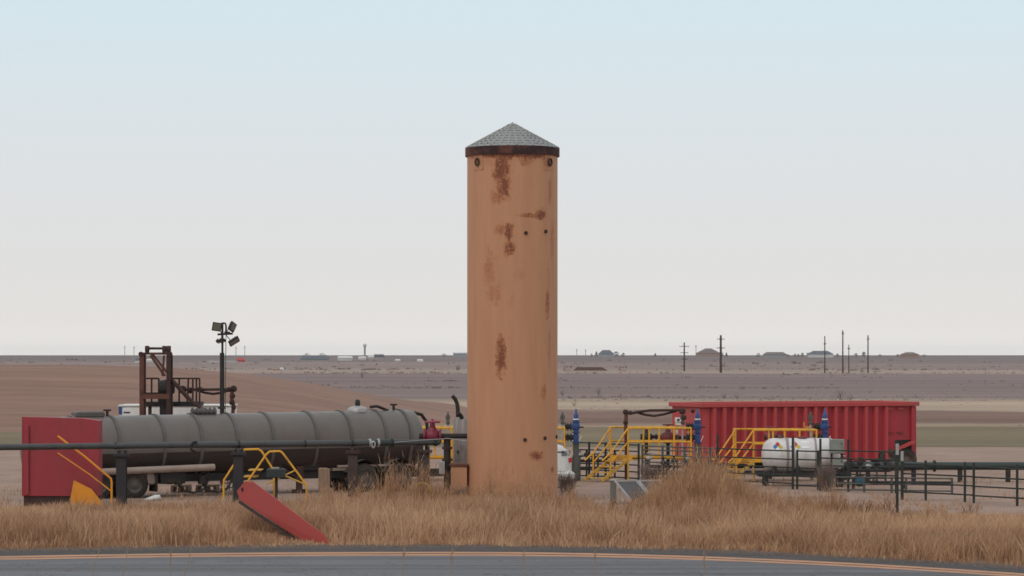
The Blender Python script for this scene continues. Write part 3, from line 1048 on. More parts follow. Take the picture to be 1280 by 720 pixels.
for s in (-1, 1):
    m = MB()
    arc = [(4.75 + cos(q) * .66, s * .80, .52 + sin(q) * .62) for q in np.linspace(pi * .05, pi * .95, 11)]
    vs = [(a[0], a[1] + e, a[2]) for a in arc for e in (-.2, .2)]
    m.add(vs, [(2 * i, 2 * i + 1, 2 * i + 3, 2 * i + 2) for i in range(10)], True)
    m.build('front_fender', M['white'], tt_)
    m = MB()
    m.box((t_of(712.3, -.94), s * .935, 1.0), (.14, .06, .17), 0, .02)
    m.build('marker_lamp', M['lamp_red'], tt_)
    m = MB()
    xs_ = 2.2 if s > 0 else 1.4
    m.tube([(xs_, s * .98, .75), (xs_, s * .98, .9), (xs_, s * .98, 2.5), (xs_, s * .98, 2.56)], [.08, .16, .16, .08], 12)
    ex = m.build('exhaust_stack', mat('heat_stained_steel', (.24, .20, .185), .5, .2, (.12, .08, .06), .6, 2), tt_)
    m = MB()
    zs_ = 3.32 if s > 0 else 2.75
    m.tube([(xs_, s * .98, 1.9), (xs_, s * .98, zs_ - .5), (xs_ - .02, s * .98, zs_ - .3), (xs_ - .1, s * .98, zs_ - .12), (xs_ - .22, s * .98, zs_)], .075, 9)
    sub(m.build('stack_tip', M['black'], None), ex)
    m = MB()
    m.box((xs_ + .05, s * .7, 1.35), (.10, .5, .12))
    m.build('stack_bracket', M['dark_steel'], tt_)
m = MB()
for s in (-1, 1):
    m.tube([(2.5, s * .9, .55), (3.6, s * .9, .55)], .30, 14)
m.build('fuel_tank', M['galv'], tt_)
m = MB()
m.box((t_of(699, -1), -1.004, 1.30), (.5, .015, .04))
sub(m.build('hood_trim', M['print'], None), hd)
# unit number on the hood side
def text_part(txt, size, mtx, m_, parent, name):
    cu_ = bpy.data.curves.new(name, 'FONT')
    cu_.body = txt
    cu_.size = size
    cu_.extrude = .004
    cu_.align_x = 'CENTER'
    cu_.align_y = 'CENTER'
    o = bpy.data.objects.new(name, cu_)
    C.objects.link(o)
    bpy.context.view_layer.update()
    me = bpy.data.meshes.new_from_object(o)
    bpy.data.objects.remove(o)
    me.transform(mtx)
    me.materials.clear()
    me.materials.append(m_)
    me.name = name
    q = bpy.data.objects.new(name, me)
    C.objects.link(q)
    q.parent = parent
    return q
mt = Matrix.Translation((t_of(707.5, -1), -1.008, 1.24)) @ Matrix.Rotation(radians(3), 4, 'Z') @ Matrix.Rotation(pi / 2, 4, 'X')
text_part('887', .27, mt, M['faint_print'], hd, 'unit_number')

# ------------------------------------------------------------------ pipe rack in front of the trailer
def pd(px):   # distance of the long pipe at a column
    return 85.5 + (px - 105) * (4.0 / 445)
ZP = 2.02
pl = thing('long_pipe', 'long dark horizontal pipe carried on posts in front of the grey trailer', 'pipe', (X(330, pd(330)), pd(330), ZP))
def P(px, z=ZP):
    return Vector((X(px, pd(px)), pd(px), z))
m = MB()
m.tube([P(-60), P(245)], .095, 12)
m.build('pipe_section', M['pipe_grey'], pl)
m = MB()
m.tube([P(245.2), P(463)], .105, 12)
m.build('pipe_section', M['pipe_grey'], pl)
m = MB()
m.tube([P(463.2), P(490)], .115, 12)
tag(m.build('pipe_section', M['pipe_green'], pl), 'dark green pipe section')
m = MB()
m.tube([P(490.2), P(548), P(550)], [.10, .10, .07], 12)
m.build('pipe_section', M['pipe_grey'], pl)
for px, r, m_ in ((144, .11, 'dark_steel'), (298, .115, 'dark_steel'), (381, .115, 'dark_steel'), (440, .115, 'dark_steel'), (472.5, .135, 'galv'), (462, .135, 'galv'), (490, .135, 'dark_steel'), (544, .13, 'dark_steel')):
    a = P(px)
    d = (P(px + 10) - a).normalized()
    m = MB()
    m.tube([a - d * .035, a + d * .035], r, 14)
    m.build('coupling', M[m_], pl)
m = MB()
a = P(243)
m.tube([a + Vector((.1, -.14, .10)), a + Vector((-.02, -.15, .08)), a + Vector((-.09, -.15, -.02)), a + Vector((-.07, -.15, -.16)), a + Vector((.06, -.14, -.2))], .04, 7)
m.build('hook_clamp', M['black'], pl)
m = MB()
m.tube([P(467) + Vector((.05 * cos(q), -.12, -.05 + .10 * sin(q))) for q in np.linspace(0, 2 * pi, 12)], .03, 6, False)
m.build('chain_clamp', M['chrome'], pl)
m = MB()
m.tube([P(472) + Vector((0, -.1, -.02)), P(560) + Vector((0, -.1, .12)), W(583.5, 551.5, 89.4)], .012, 5)
m.build('guy_cable', M['galv'], pl)
post_lab = {152: 'blue-grey pipe post beside the red bin at the far left', 298: 'blue-grey pipe post behind the upper end of the red beam',
            441: 'brown pipe post with flat cap standing in tall weeds', 531: 'dark pipe post under the capped pipe end beside the crimson valve'}
for px, mn in ((152, 'post_navy'), (298, 'post_navy'), (441, 'post_brown'), (531, 'dark_steel')):
    D = pd(px)
    x = X(px, D)
    t_ = thing('pipe_post', post_lab[px], 'post', (x, D, 0), 'posts carrying the long pipe')
    m = MB()
    m.box((x, D - .13, ZP * .5 - .14), (.30, .05, ZP - .40), 0, .01)
    m.box((x, D + .13, ZP * .5 - .14), (.30, .05, ZP - .40), 0, .01)
    m.box((x + .02, D, ZP * .5 - .14), (.09, .21, ZP - .41))
    m.build('column', M[mn], t_)
    m = MB()
    m.box((x, D, ZP - .29), (.46, .42, .10), 0, .012)
    m.build('cap_plate', M['rust_dark'] if px > 400 else M['post_navy'], t_)
    m = MB()
    m.box((x - .08, D, ZP - .185), (.06, .34, .10))
    m.box((x + .12, D, ZP - .185), (.06, .34, .10))
    m.build('saddle', M['dark_steel'], t_)

# ------------------------------------------------------------------ red tank at the far left with its stair
rD = 88.6
rb = (X(60, rD), rD, 0)
rt = thing('red_bin', 'plain red steel bin with an orange gusset at its foot at the far left', 'bin', rb)
xl, xr = X(28, rD), X(124, rD)
m = MB()
m.prism([(xl, .35), (xr, .35), (xr, Zz(526, rD)), (X(104, rD), Zz(523, rD)), (xl, Zz(521, rD))], rD - .1, rD + .7)
m.build('wall', M['red_dark'], rt)
m = MB()
m.box((X(34, rD), rD - .14, 1.5), (.14, .09, 2.2))
m.build('edge_post', M['red_dark'], rt)
m = MB()
m.prism([(X(88, rD), .0), (X(132, rD), .0), (X(131, rD), .08), (X(116, rD), Zz(611, rD)), (X(104, rD), Zz(605, rD)), (X(94, rD), Zz(600, rD))], rD - .32, rD - .2)
m.build('skid_gusset', M['orange'], rt)
m = MB()
m.box(((xl + xr) / 2, rD + .3, .17), (xr - xl - .1, .7, .36))
m.build('skid', M['rust_dark'], rt)
st = thing('yellow_stair_rail', 'thin yellow stair handrail sloping down the front of the red bin', 'handrail', (X(139, rD - .5), rD - .5, 0))
D = rD - .5
m = MB()
m.tube([W(72, 545, D), W(105, 570, D), W(138.5, 598, D), W(139.5, 603, D), W(139.5, 631, D)], .035, 7)
m.build('rail', M['orange'], st)
m = MB()
m.tube([W(72, 566, D), W(112, 593, D), W(139, 614, D)], .022, 6)
m.build('mid_rail', M['orange'], st)

# ------------------------------------------------------------------ crossover hoops, control box, small things under the trailer
def hoop(px_pts, D, label, z_foot=True):
    base = W(px_pts[0][0], px_pts[0][1], D)
    o = thing('crossover_rail', label, 'handrail', (base.x, D, 0), 'yellow crossover rails')
    m = MB()
    pts = [W(px, py, D) for px, py in px_pts]
    pts = [Vector((pts[0].x - .02, D, 0))] + pts + [Vector((pts[-1].x + .02, D, 0))]
    m.tube(pts, .036, 7)
    m.build('rail', M['yellow'], o)
    return o
h1 = hoop([(306, 607), (333, 568), (337, 564.5), (350, 564), (353, 566), (383, 606)], 91.4, 'near yellow crossover rail bent like a trapezoid over the black box')
h2 = hoop([(280, 600), (302, 566), (306, 562), (323, 561.5), (327, 564), (342, 588)], 92.4, 'far yellow crossover rail rising just beside the blue-grey post')
for i, (pa, pb) in enumerate((((333, 605), (369, 588)), ((345, 590), (383, 606)))):
    m = MB()
    m.tube([W(*pa, 91.4), W(*pb, 91.4)], .03, 6)
    m.build('brace', M['yellow_dull'], h1)
for i, py in enumerate((588, 596, 604)):
    m = MB()
    a = W(318 - i * 6, py, 91.4)
    m.box((a.x, 91.9, a.z), (.42, .95, .04))
    m.build('tread', M['yellow_dull'], h1)
cD = 89.5
cbx = thing('control_box', 'black control box on a thin post between the yellow crossover rails', 'box', (X(345, cD), cD, 0))
m = MB()
m.box((X(345, cD), cD, Zz(591.5, cD)), (23 / F * cD, .35, 11.5 / F * cD), 0, .03)
m.build('housing', mat('black_green_box', (.025, .035, .035), .5), cbx)
m = MB()
m.box((X(345, cD), cD, Zz(585, cD)), (.2, .2, .05))
m.build('knob', M['galv'], cbx)
m = MB()
m.tube([(X(345.5, cD), cD, 0), (X(345.5, cD), cD, Zz(597, cD))], .05, 7)
m.build('post', M['dark_steel'], cbx)
wD = 92
wp = thing('wooden_post', 'weathered grey wooden post standing in front of the drive wheels', 'post', (X(404, wD), wD, 0))
m = MB()
m.box((X(404, wD), wD, .55), (.30, .24, 1.1), 0, .03)
m.build('timber', M['wood'], wp)
m = MB()
m.box((X(410, wD) + .02, wD, .55), (.07, .26, 1.05), 0, .01)
m.build('edge_board', M['wood'], wp)
# things lying on the ground
bD = 92
m = MB()
m.lathe([(.001, 0), (.22, .01), (.25, .09), (.17, .19), (.06, .22), (.001, .23)], (0, 0, 0), 'z', 9)
m.v = [(x * (1 + .2 * sin(5 * y + z * 9)) + z * .25, y, z * (.8 + .3 * sin(6 * x))) for x, y, z in m.v]
o = m.build('white_bag', M['white'])
o.location = (X(190, bD), bD, .015)
tag(o, 'crumpled white bag lying on the dirt below the trailer tail', 'bag')
def plank_stack(px0, px1, py, D, label):
    b_ = (X((px0 + px1) / 2, D), D, 0)
    o = thing('wooden_pallet', label, 'pallet', b_, 'wooden pallets under the trailer')
    w = X(px1, D) - X(px0, D)
    for i in range(4):
        m = MB()
        m.box((b_[0], D - .45 + i * .3, .27), (w, .2, .05))
        m.build('board', M['wood'], o)
    for i in (-1, 0, 1):
        m = MB()
        m.box((b_[0] + i * w * .44, D, .15), (.1, 1.1, .17))
        m.build('runner', M['wood'], o)
plank_stack(216, 237, 614, 97.5, 'small wooden pallet on the dirt under the discharge valves')
plank_stack(247, 272, 614, 97.5, 'wider wooden pallet next to the leaning wire panel')
wpn = thing('wire_panel', 'short leaning wire mesh panel on the dirt behind the blue-grey post', 'fence panel', (X(284, 98), 98, 0))
m = MB()
for i in range(8):
    px = 272 + i * 3.6
    m.tube([(X(px, 98), 98, .02), (X(px + 1.6, 98), 98.1, .28 + .045 * i)], .018, 5)
m.build('wires', M['grey_rail'], wpn)
for k in (.3, .75):
    m = MB()
    m.tube([(X(271, 98), 98.05, .02 + .26 * k), (X(299, 98), 98.1, .03 + .58 * k)], .018, 5)
    m.build('rail', M['grey_rail'], wpn)
yh = 87.3
o = thing('hoop_guard', 'small yellow hoop guard poking out of the weeds by the dark post', 'guard', (X(528, yh), yh, 0))
m = MB()
pts = [(X(518, yh), yh, 0), (X(518.5, yh), yh, .45)] + [(X(528, yh) - cos(q) * 9.5 / F * yh, yh, .6 + sin(q) * .22) for q in np.linspace(0, pi, 9)] + [(X(537.5, yh), yh, .45), (X(538, yh), yh, 0)]
m.tube(pts, .03, 7)
m.build('bar', M['yellow_dull'], o)

# red beam propped in the verge grass
bm = thing('red_beam', 'flat red steel beam sloping down into the roadside grass', 'beam', tuple(W(412, 683, 71.2)))
A_ = [(306, 601.5), (318, 603.5), (404, 668), (413, 684), (392, 685), (300, 625), (296, 614)]
def beam_d(px):
    return 75.5 + (px - 300) * (71.0 - 75.5) / 112
def pw(px, py, off=0.0):
    D = beam_d(px)
    p = W(px, py, D)
    return Vector((p.x, p.y + off, p.z))
m = MB()
n = len(A_)
f0 = [pw(*q) for q in A_]
f1 = [pw(*q, .16) for q in A_]
m.add(f0 + f1, [tuple(reversed(range(n))), tuple(range(n, 2 * n))] + [(k, (k + 1) % n, (k + 1) % n + n, k + n) for k in range(n)])
m.build('web', M['red_beam'], bm)
m = MB()
a, b_ = pw(299, 626), pw(390, 687.5)
vs = [a + Vector((0, -.11, .0)), b_ + Vector((0, -.11, 0)), b_ + Vector((0, .26, 0)), a + Vector((0, .26, 0))]
vs = vs + [q - Vector((0.02, 0, .05)) for q in vs]
m.add(vs, [(0, 1, 2, 3), (7, 6, 5, 4), (0, 4, 5, 1), (1, 5, 6, 2), (2, 6, 7, 3), (3, 7, 4, 0)])
m.build('lower_flange', M['rust_dark'], bm)
m = MB()
c0 = pw(304, 612)
m.tube([c0 + Vector((0, -.006, 0)), c0 + Vector((0, .03, 0))], .06, 12)
m.build('bolt_hole', M['black'], bm)

# ------------------------------------------------------------------ wellheads, platforms
UD = 107.0
SU = F / UD
def U(px, py=None):
    """local coordinates of the second wellhead (column 872)"""
    return (px - 872) / SU, (H - (py - HY) / SU if py is not None else 0)

def make_wellhead(label):
    o = thing('wellhead', label, 'wellhead', (0, 0, 0), 'blue wellheads on the pad', 0, True)
    m = MB()
    m.lathe([(.20, 0), (.20, .9), (.14, .95), (.14, 1.45)], (0, 0, 0), 'z', 12)
    m.build('casing', M['grey_rail'], o)
    m = MB()
    m.box((0, 0, 1.66), (.24, .26, .38), 0, .04)
    m.lathe([(.15, 1.45), (.15, 1.5)], (0, 0, 0), 'z', 12)
    m.build('lower_valve', M['blue'], o)
    m = MB()
    m.lathe([(.14, 1.84), (.11, 1.9), (.17, 2.0), (.19, 2.1), (.15, 2.22), (.10, 2.28)], (0, 0, 0), 'z', 12)
    m.box((-.05, 0, 2.07), (.34, .28, .24), 0, .05)
    m.build('upper_valve', M['blue'], o)
    m = MB()
    m.lathe([(.12, 2.38), (.115, 2.5), (.075, 2.58), (.05, 2.62), (.045, 2.74), (.001, 2.75)], (0, 0, 0), 'z', 12)
    m.lathe([(.13, 2.28), (.13, 2.33)], (0, 0, 0), 'z', 12)
    m.build('tree_cap', M['blue'], o)
    m = MB()
    m.disc((0, 0, 2.355), .14, .045, 'z', 14)
    m.build('band', M['sq_white'], o)
    for z in (1.47, 1.86, 2.25):
        m = MB()
        m.disc((0, 0, z), .19, .05, 'z', 14)
        m.build('flange', M['blue'], o)
    for z, L in ((2.07, .40), (1.66, .40)):
        m = MB()
        m.tube([(-.12, 0, z), (-.12 - L, 0, z)], .10, 10)
        for q in (.12, .26, .38):
            m.disc((-.12 - q, 0, z), .155, .06, 'x', 12)
        m.build('outlet', M['dark_steel'], o)
    m = MB()
    m.bar((.14, -.05, 1.5), (.26, -.08, 1.72), .03)
    m.build('lever', M['sq_white'], o)
    m = MB()
    m.tube([(.15, 0, 2.05), (.36, 0, 2.05)], .03, 6)
    m.build('needle_valve', M['dark_steel'], o)
    return o

def make_gauge(label):
    o = thing('gauge_stack', label, 'gauge', (0, 0, 0), 'pressure gauges beside the wellheads', 0, True)
    m = MB()
    m.tube([(0, 0, 0), (0, 0, 2.2)], .055, 8)
    m.build('pipe', M['galv'], o)
    m = MB()
    m.disc((0, -.03, 2.42), .13, .09, 'y', 14)
    m.build('dial', M['grey_rail'], o)
    m = MB()
    m.lathe([(.05, 2.14), (.10, 2.18), (.10, 2.27), (.04, 2.31)], (0, 0, 0), 'z', 10)
    m.lathe([(.05, 2.52), (.05, 2.62), (.001, 2.64)], (0, 0, 0), 'z', 8)
    m.build('fitting', M['grey_rail'], o)
    m = MB()
    m.tube([(0, 0, 2.05), (-.3, 0, 2.05), (-.36, 0, 2.1), (-.36, 0, 2.25)], .03, 6)
    m.build('side_arm', M['yellow_dull'], o)
    return o

def make_platform(label):
    o = thing('work_platform', label, 'platform', (0, 0, 0), 'yellow work platforms at the wellheads', 0, True)
    rail, mid, deck = H - (534.5 - HY) / SU, H - (551.5 - HY) / SU, H - (571 - HY) / SU
    xa, xb, xr = U(763)[0], U(784)[0], U(862)[0]
    dep = .9
    wv = Vector((xb - xa, -.55, 0))          # from the far stair side to the near one
    y0 = -.55                                 # near edge of the deck
    m = MB()
    m.add([(xa, 0, deck), (xb, y0, deck), (xr, y0, deck), (xr, dep, deck), (xa, dep, deck)] + [(xa, 0, deck - .06), (xb, y0, deck - .06), (xr, y0, deck - .06), (xr, dep, deck - .06), (xa, dep, deck - .06)],
          [(0, 1, 2, 3, 4), (9, 8, 7, 6, 5)] + [(k, k + 5, (k + 1) % 5 + 5, (k + 1) % 5) for k in range(5)])
    m.build('deck', M['yellow_dull'], o)
    m = MB()
    m.box(((xa + U(797)[0]) / 2, y0 - .03, deck + .0), (U(797)[0] - xa + .02, .03, .2))
    m.build('toe_board', M['yellow'], o)
    m = MB()
    m.box(((xr + U(797)[0]) / 2, y0 - .03, deck + .04), (xr - U(797)[0], .03, .09))
    m.build('toe_board', M['yellow'], o)
    r = .036
    for px in (784, 803, 822.5, 841, 862):
        x = U(px)[0]
        m = MB()
        m.tube([(x, y0, deck - .02), (x, y0, rail)], r, 7)
        m.build('post', M['yellow'], o)
    for (x, y) in ((xa, 0), (xr, dep), (xa, dep), ((xa + xr) / 2, dep)):
        m = MB()
        m.tube([(x, y, deck - .02), (x, y, rail)], r, 7)
        m.build('post', M['yellow'], o)
    for z, rr in ((rail, .04), (mid, .034)):
        m = MB()
        m.tube([(xb, y0, z), (xr, y0, z)], rr, 7)
        m.tube([(xr, y0, z), (xr, dep, z)], rr, 7)
        m.tube([(xr, dep, z), (xa, dep, z), (xa, 0, z)], rr, 7)
        m.build('top_rail' if z == rail else 'mid_rail', M['yellow'], o)
    m = MB()
    for (x, y) in ((xb, y0), (xr, y0), (xa, dep), (xr, dep), (xa, 0)):
        m.bar((x, y, 0), (x, y, deck - .06), .07)
    m.build('legs', M['yellow_dull'], o)
    # stair: descends to the left and towards the road
    dv = Vector((-1.0, -.55, 0))
    dv = Vector((-1.02, -.5, 0))
    run = 1.0
    for (sx, sy, nm) in ((xa, 0, 'far'), (xb, y0, 'near')):
        s0 = Vector((sx, sy, 0))
        m = MB()
        m.bar(s0 + Vector((0, 0, deck - .08)), s0 + dv + Vector((0, 0, .05)), .05, .11)
        m.build('stringer', M['yellow_dull'], o)
        m = MB()
        m.tube([s0 + Vector((0, 0, rail)), s0 + dv * .64 + Vector((0, 0, rail - .92)), s0 + dv * .98 + Vector((0, 0, rail - 1.22))], .034, 7)
        m.build('stair_handrail', M['yellow'], o)
        m = MB()
        m.tube([s0 + Vector((0, 0, mid)), s0 + dv * .62 + Vector((0, 0, mid - .75))], .03, 7)
        m.build('stair_midrail', M['yellow'], o)
        m = MB()
        m.tube([s0 + dv * .66 + Vector((0, 0, .2)), s0 + dv * .66 + Vector((0, 0, rail - .94))], .034, 7)
        m.build('stair_post', M['yellow'], o)
    for i in range(4):
        q = (i + .6) / 4.4
        c0 = Vector((xa, 0, deck * (1 - q))) + dv * q
        c1 = Vector((xb, y0, deck * (1 - q))) + dv * q
        m = MB()
        w = dv.normalized() * .11
        vs = [c0 - w, c1 - w, c1 + w, c0 + w]
        vs = [Vector((p.x, p.y, p.z)) for p in vs] + [Vector((p.x, p.y, p.z - .04)) for p in vs]
        m.add(vs, [(0, 1, 2, 3), (7, 6, 5, 4), (0, 4, 5, 1), (1, 5, 6, 2), (2, 6, 7, 3), (3, 7, 4, 0)])
        m.build('tread', M['yellow_dull'], o)
    return o

wh = make_wellhead('blue wellhead tree against the smooth pale end of the ribbed red tank')
gg = make_gauge('grey gauge stack beside the blue wellhead nearest the pale tank end')
pf = make_platform('yellow stair platform standing in front of the maroon valve')
wh_lab = {720: 'blue wellhead tree just past the flare tower above the truck hood', 1031: 'blue wellhead tree behind the white horizontal tank'}
gg_lab = {703: 'grey gauge stack nearly touching the edge of the flare tower', 1013: 'grey gauge stack above the white horizontal tank', 560: 'grey gauge stack beside the truck exhaust above the yellow rail'}
pf_lab = {715: 'yellow work platform showing only its railing end beside the flare tower', 1027: 'yellow stair platform in front of the ribbed red tank', 575: 'yellow work platform seen behind the crimson gate valve'}
for ch in wh.children:
    for v_ in ch.data.vertices:
        v_.co.x *= .82
        v_.co.y *= .82
wh.location = (X(872, UD), UD, 0)
for ch in gg.children:
    for v_ in ch.data.vertices:
        v_.co.x *= .72
        v_.co.y *= .72
gg.location = (X(853, UD), UD - .1, 0)
pf.location = (X(872, UD), UD - .3, 0)
for px in wh_lab:
    c = copy_tree(wh)
    c.location = (X(px, UD), UD, 0)
    c['label'] = wh_lab[px]
for px in gg_lab:
    c = copy_tree(gg)
    c.location = (X(px, UD), UD - .1, 0)
    c['label'] = gg_lab[px]
for px in pf_lab:
    c = copy_tree(pf)
    c.location = (X(px, UD), UD - (.3 if px != 1027 else .5), -.07 if px == 1027 else 0)
    c['label'] = pf_lab[px]

# flow iron: swivel pipe runs of brown steel
def flow_iron(label, pts_main, pts_low, stand, D, mm, joints, foot=0.0):
    b_ = W(*stand[0], D)
    o = thing('flow_iron', label, 'pipe', (b_.x, D, 0), 'brown swivel pipe runs')
    m = MB()
    m.tube([W(px, py, D) for px, py in pts_main], .05, 8)
    m.build('upper_run', mm, o)
    m = MB()
    m.tube([W(px, py, D) + Vector((0, .1, 0)) for px, py in pts_low], .045, 8)
    m.build('lower_run', mm, o)
    m = MB()
    pts = [W(px, py, D) for px, py in stand]
    pts.append(Vector((pts[-1].x, D, foot)))
    m.tube(pts, .07, 8)
    m.build('standpipe', M['rust'], o)
    for (px, py, r) in joints:
        m = MB()
        c_ = W(px, py, D)
        m.lathe([(.001, -r), (r * .8, -r * .7), (r, 0), (r * .8, r * .7), (.001, r)], c_, 'z', 10)
        m.build('swivel', M['rust_dark'], o)
    return o
flow_iron('brown swivel pipe run reaching from a rusty standpipe to the pale tank end', [(783, 516), (790, 516.5), (797, 515), (812, 513), (850, 512.5), (855, 516)],
          [(797, 515.5), (806, 518.5), (818, 520), (830, 518), (846, 513.5)], [(783, 513), (782, 535), (783, 560)], UD - .6, M['rust_dark'],
          [(782, 515, .11), (788, 516, .09), (782, 528, .10), (783, 538, .09), (853, 514, .13), (855, 522, .10), (866, 514, .08)])
flow_iron('brown swivel pipe run joining the rusty mast to a short standpipe behind the trailer', [(228, 487), (242, 487), (258, 487), (285, 486.5), (292, 487)],
          [(246, 488), (256, 491), (266, 492.5), (276, 491), (286, 488)], [(291, 487), (289, 496), (292, 506), (291, 516)], 104.5, M['rust_dark'],
          [(228, 487, .16), (238, 488, .12), (250, 487, .11), (286, 487, .10), (292, 486, .13), (291, 495, .10), (290, 503, .11), (292, 509, .10)])

# small valves behind the middle platform
def small_valve(px, py, D, label, mm, name, r=.2):
    p = W(px, py, D)
    o = thing(name, label, 'valve', (p.x, D, 0))
    m = MB()
    m.lathe([(.1, -r * 1.3), (r * .85, -r * .7), (r, 0), (r * .85, r * .7), (.1, r * 1.3)], p, 'x', 12)
    m.lathe([(r * .6, 0), (r * .4, r * 1.2), (r * .25, r * 2)], p, 'z', 10)
    m.build('body', mm, o)
    m = MB()
    m.tube([p + Vector((cos(q) * r * .8, sin(q) * r * .8, r * 2)) for q in np.linspace(0, 2 * pi, 11)], .03, 5, False)
    m.tube([p + Vector((-r * .8, 0, r * 2)), p + Vector((r * .8, 0, r * 2))], .025, 5)
    m.build('handwheel', mm, o)
    m = MB()
    m.tube([Vector((p.x - r * 1.2, D, p.z)), Vector((p.x + r * 3.0, D, p.z))], .07, 8)
    m.tube([Vector((p.x, D, 0)), Vector((p.x, D, p.z - r * .5))], .07, 8)
    for q in (-1.2, 1.2, 2.2):
        m.disc((p.x + r * q, D, p.z), .12, .05, 'x', 10)
    m.build('pipework', M['dark_steel'], o)
small_valve(835, 547, UD + 1.0, 'maroon valve behind the middle yellow platform', M['maroon'], 'plug_valve', .25)
small_valve(808, 546, UD + 1.0, 'dark green valve behind the middle yellow platform', M['pipe_green'], 'plug_valve', .17)
small_valve(963, 546, UD + 1.2, 'dark red valve behind the white horizontal tank', M['maroon'], 'plug_valve', .18)
sD = UD + .8
o = thing('safety_sign', 'white notice board on a post in front of the pale tank end', 'sign', (X(848, sD), sD, 0))
m = MB()
m.box((X(848, sD), sD, Zz(526.5, sD)), (.27, .02, .30))
bd = m.build('board', M['sign_white'], o)
m = MB()
c0 = Vector((X(848, sD), sD - .014, Zz(526, sD)))
m.box(c0 + Vector((.0, 0, .03)), (.10, .004, .09))
m.box(c0 + Vector((.02, 0, -.06)), (.14, .004, .025))
sub(m.build('emblem', M['print'], None, o['_base']), bd)
m = MB()
m.tube([(X(847, sD), sD + .05, 0), (X(847, sD), sD + .05, Zz(522.5, sD))], .03, 6)
m.build('post', M['grey_rail'], o)
m = MB()
m.box((X(846, sD), sD, Zz(540, sD)), (.10, .02, .18))
m.build('tag_plate', M['sign_white'], o)

# ------------------------------------------------------------------ ribbed red tank
FD = 112.0
FY = radians(22)
fo = Vector((X(877, FD), FD, 0))
fr = thing('ribbed_red_tank', 'large red steel storage tank with upright ribs and wide top rim', 'tank', tuple(fo), None, FY, True)
FL = 9.78
FWd = 2.75
zT, zB = Zz(503.5, FD), Zz(579, FD)
m = MB()
m.box((FL / 2, FWd / 2, (zT - .08 + zB) / 2), (FL, FWd, zT - .08 - zB), 0, .05)
m.build('body', M['red'], fr)
m = MB()
for (c_, s_) in (((FL / 2, -.08, zT - .10), (FL + .2, .20, .18)), ((FL / 2, FWd + .06, zT - .10), (FL + .2, .14, .18)), ((-.05, FWd / 2, zT - .1), (.14, FWd - .02, .176)), ((FL + .05, FWd / 2, zT - .1), (.14, FWd - .02, .176))):
    m.box(c_, s_, 0, .02)
m.build('rim', M['red_rim'], fr)
m = MB()
m.box((-.012, FWd / 2, (zT - .2 + zB) / 2), (.02, FWd - .1, zT - .22 - zB))
m.build('end_light_sheet', M['red_lit'], fr)  # thin sheet whose paler red paints the light on the left end
m = MB()
m.box((.17, -.012, (zT - .2 + zB) / 2), (.32, .02, zT - .22 - zB))
m.build('corner_panel', M['red_lit'], fr)
def f_of(px, s=-.1):
    k = (px - 640) / F
    c_, s_ = cos(FY), sin(FY)
    return (k * (fo.y + c_ * s) - fo.x + s_ * s) / (c_ - k * s_)
rib_px = [893 + 12.65 * i for i in range(18)]
rib0 = None
for px in rib_px:
    if rib0 is None:
        m = MB()
        m.add([(-.10, 0, zB), (-.07, -.15, zB), (.06, -.15, zB), (.09, 0, zB), (-.10, 0, zT - .2), (-.07, -.15, zT - .2), (.06, -.15, zT - .2), (.10, 0, zT - .2)],
              [(0, 1, 5, 4), (1, 2, 6, 5), (2, 3, 7, 6), (4, 5, 6, 7)])
        rib0 = m.build('rib', M['red_lit'], fr)  # paler red paints the light caught by the ribs
        r_ = rib0
    else:
        r_ = rib0.copy()
        C.objects.link(r_)
    r_.location = (f_of(px), -.001, 0)
    r_.parent = fr
m = MB()
m.box((FL - .12, -.05, (zT + zB) / 2 - .1), (.22, .12, zT - zB - .22))
m.build('corner_post', M['red'], fr)
for px in (1113.5, 1126.5):
    t = f_of(px)
    m = MB()
    m.box((t, -.03, Zz(541, FD + 3)), (.28, .07, .06))
    m.build('slot', M['maroon'], fr)
    m = MB()
    m.box((t, -.03, Zz(511, FD + 3)), (.27, .07, .09))
    m.build('lip', M['red_rim'], fr)
m = MB()
m.box((.62, -.075, zT - .115), (.34, .13, .10))
m.build('rim_plate', M['rust_dark'], fr)
m = MB()
t0, t1 = FL - 1.05, FL - .3
zf0, zf1 = Zz(561, FD + 3.2), Zz(551, FD + 3.4)
m.add([(t0, -.35, zf0), (t1 + .1, -.35, zf1), (t1 + .1, .3, zf1), (t0, .3, zf0), (t0, -.35, zf0 - .08), (t1 + .1, -.35, zf1 - .1), (t1 + .1, .3, zf1 - .1), (t0, .3, zf0 - .08)],
      [(0, 1, 2, 3), (7, 6, 5, 4), (0, 4, 5, 1), (1, 5, 6, 2), (2, 6, 7, 3), (3, 7, 4, 0)])
m.build('fender', M['red_rim'], fr)
m = MB()
m.box((FL / 2 - .3, FWd / 2, zB - .14), (FL - .8, 1.6, .26))
m.build('skid_frame', M['dark_steel'], fr)
for tt in (FL - .45, FL - 1.3):
    for s in (.0, FWd - .3):
        wheel(fr, tt, s, .48, .3)
m = MB()
m.box((FL - .55, -.02, 1.1), (.75, .04, .42))
m.build('wheel_well', M['black'], fr)
m = MB()
for q in (.6, 4.5):
    m.box((q, FWd / 2, .17), (.3, 2.0, .36))
m.build('skid_foot', M['dark_steel'], fr)

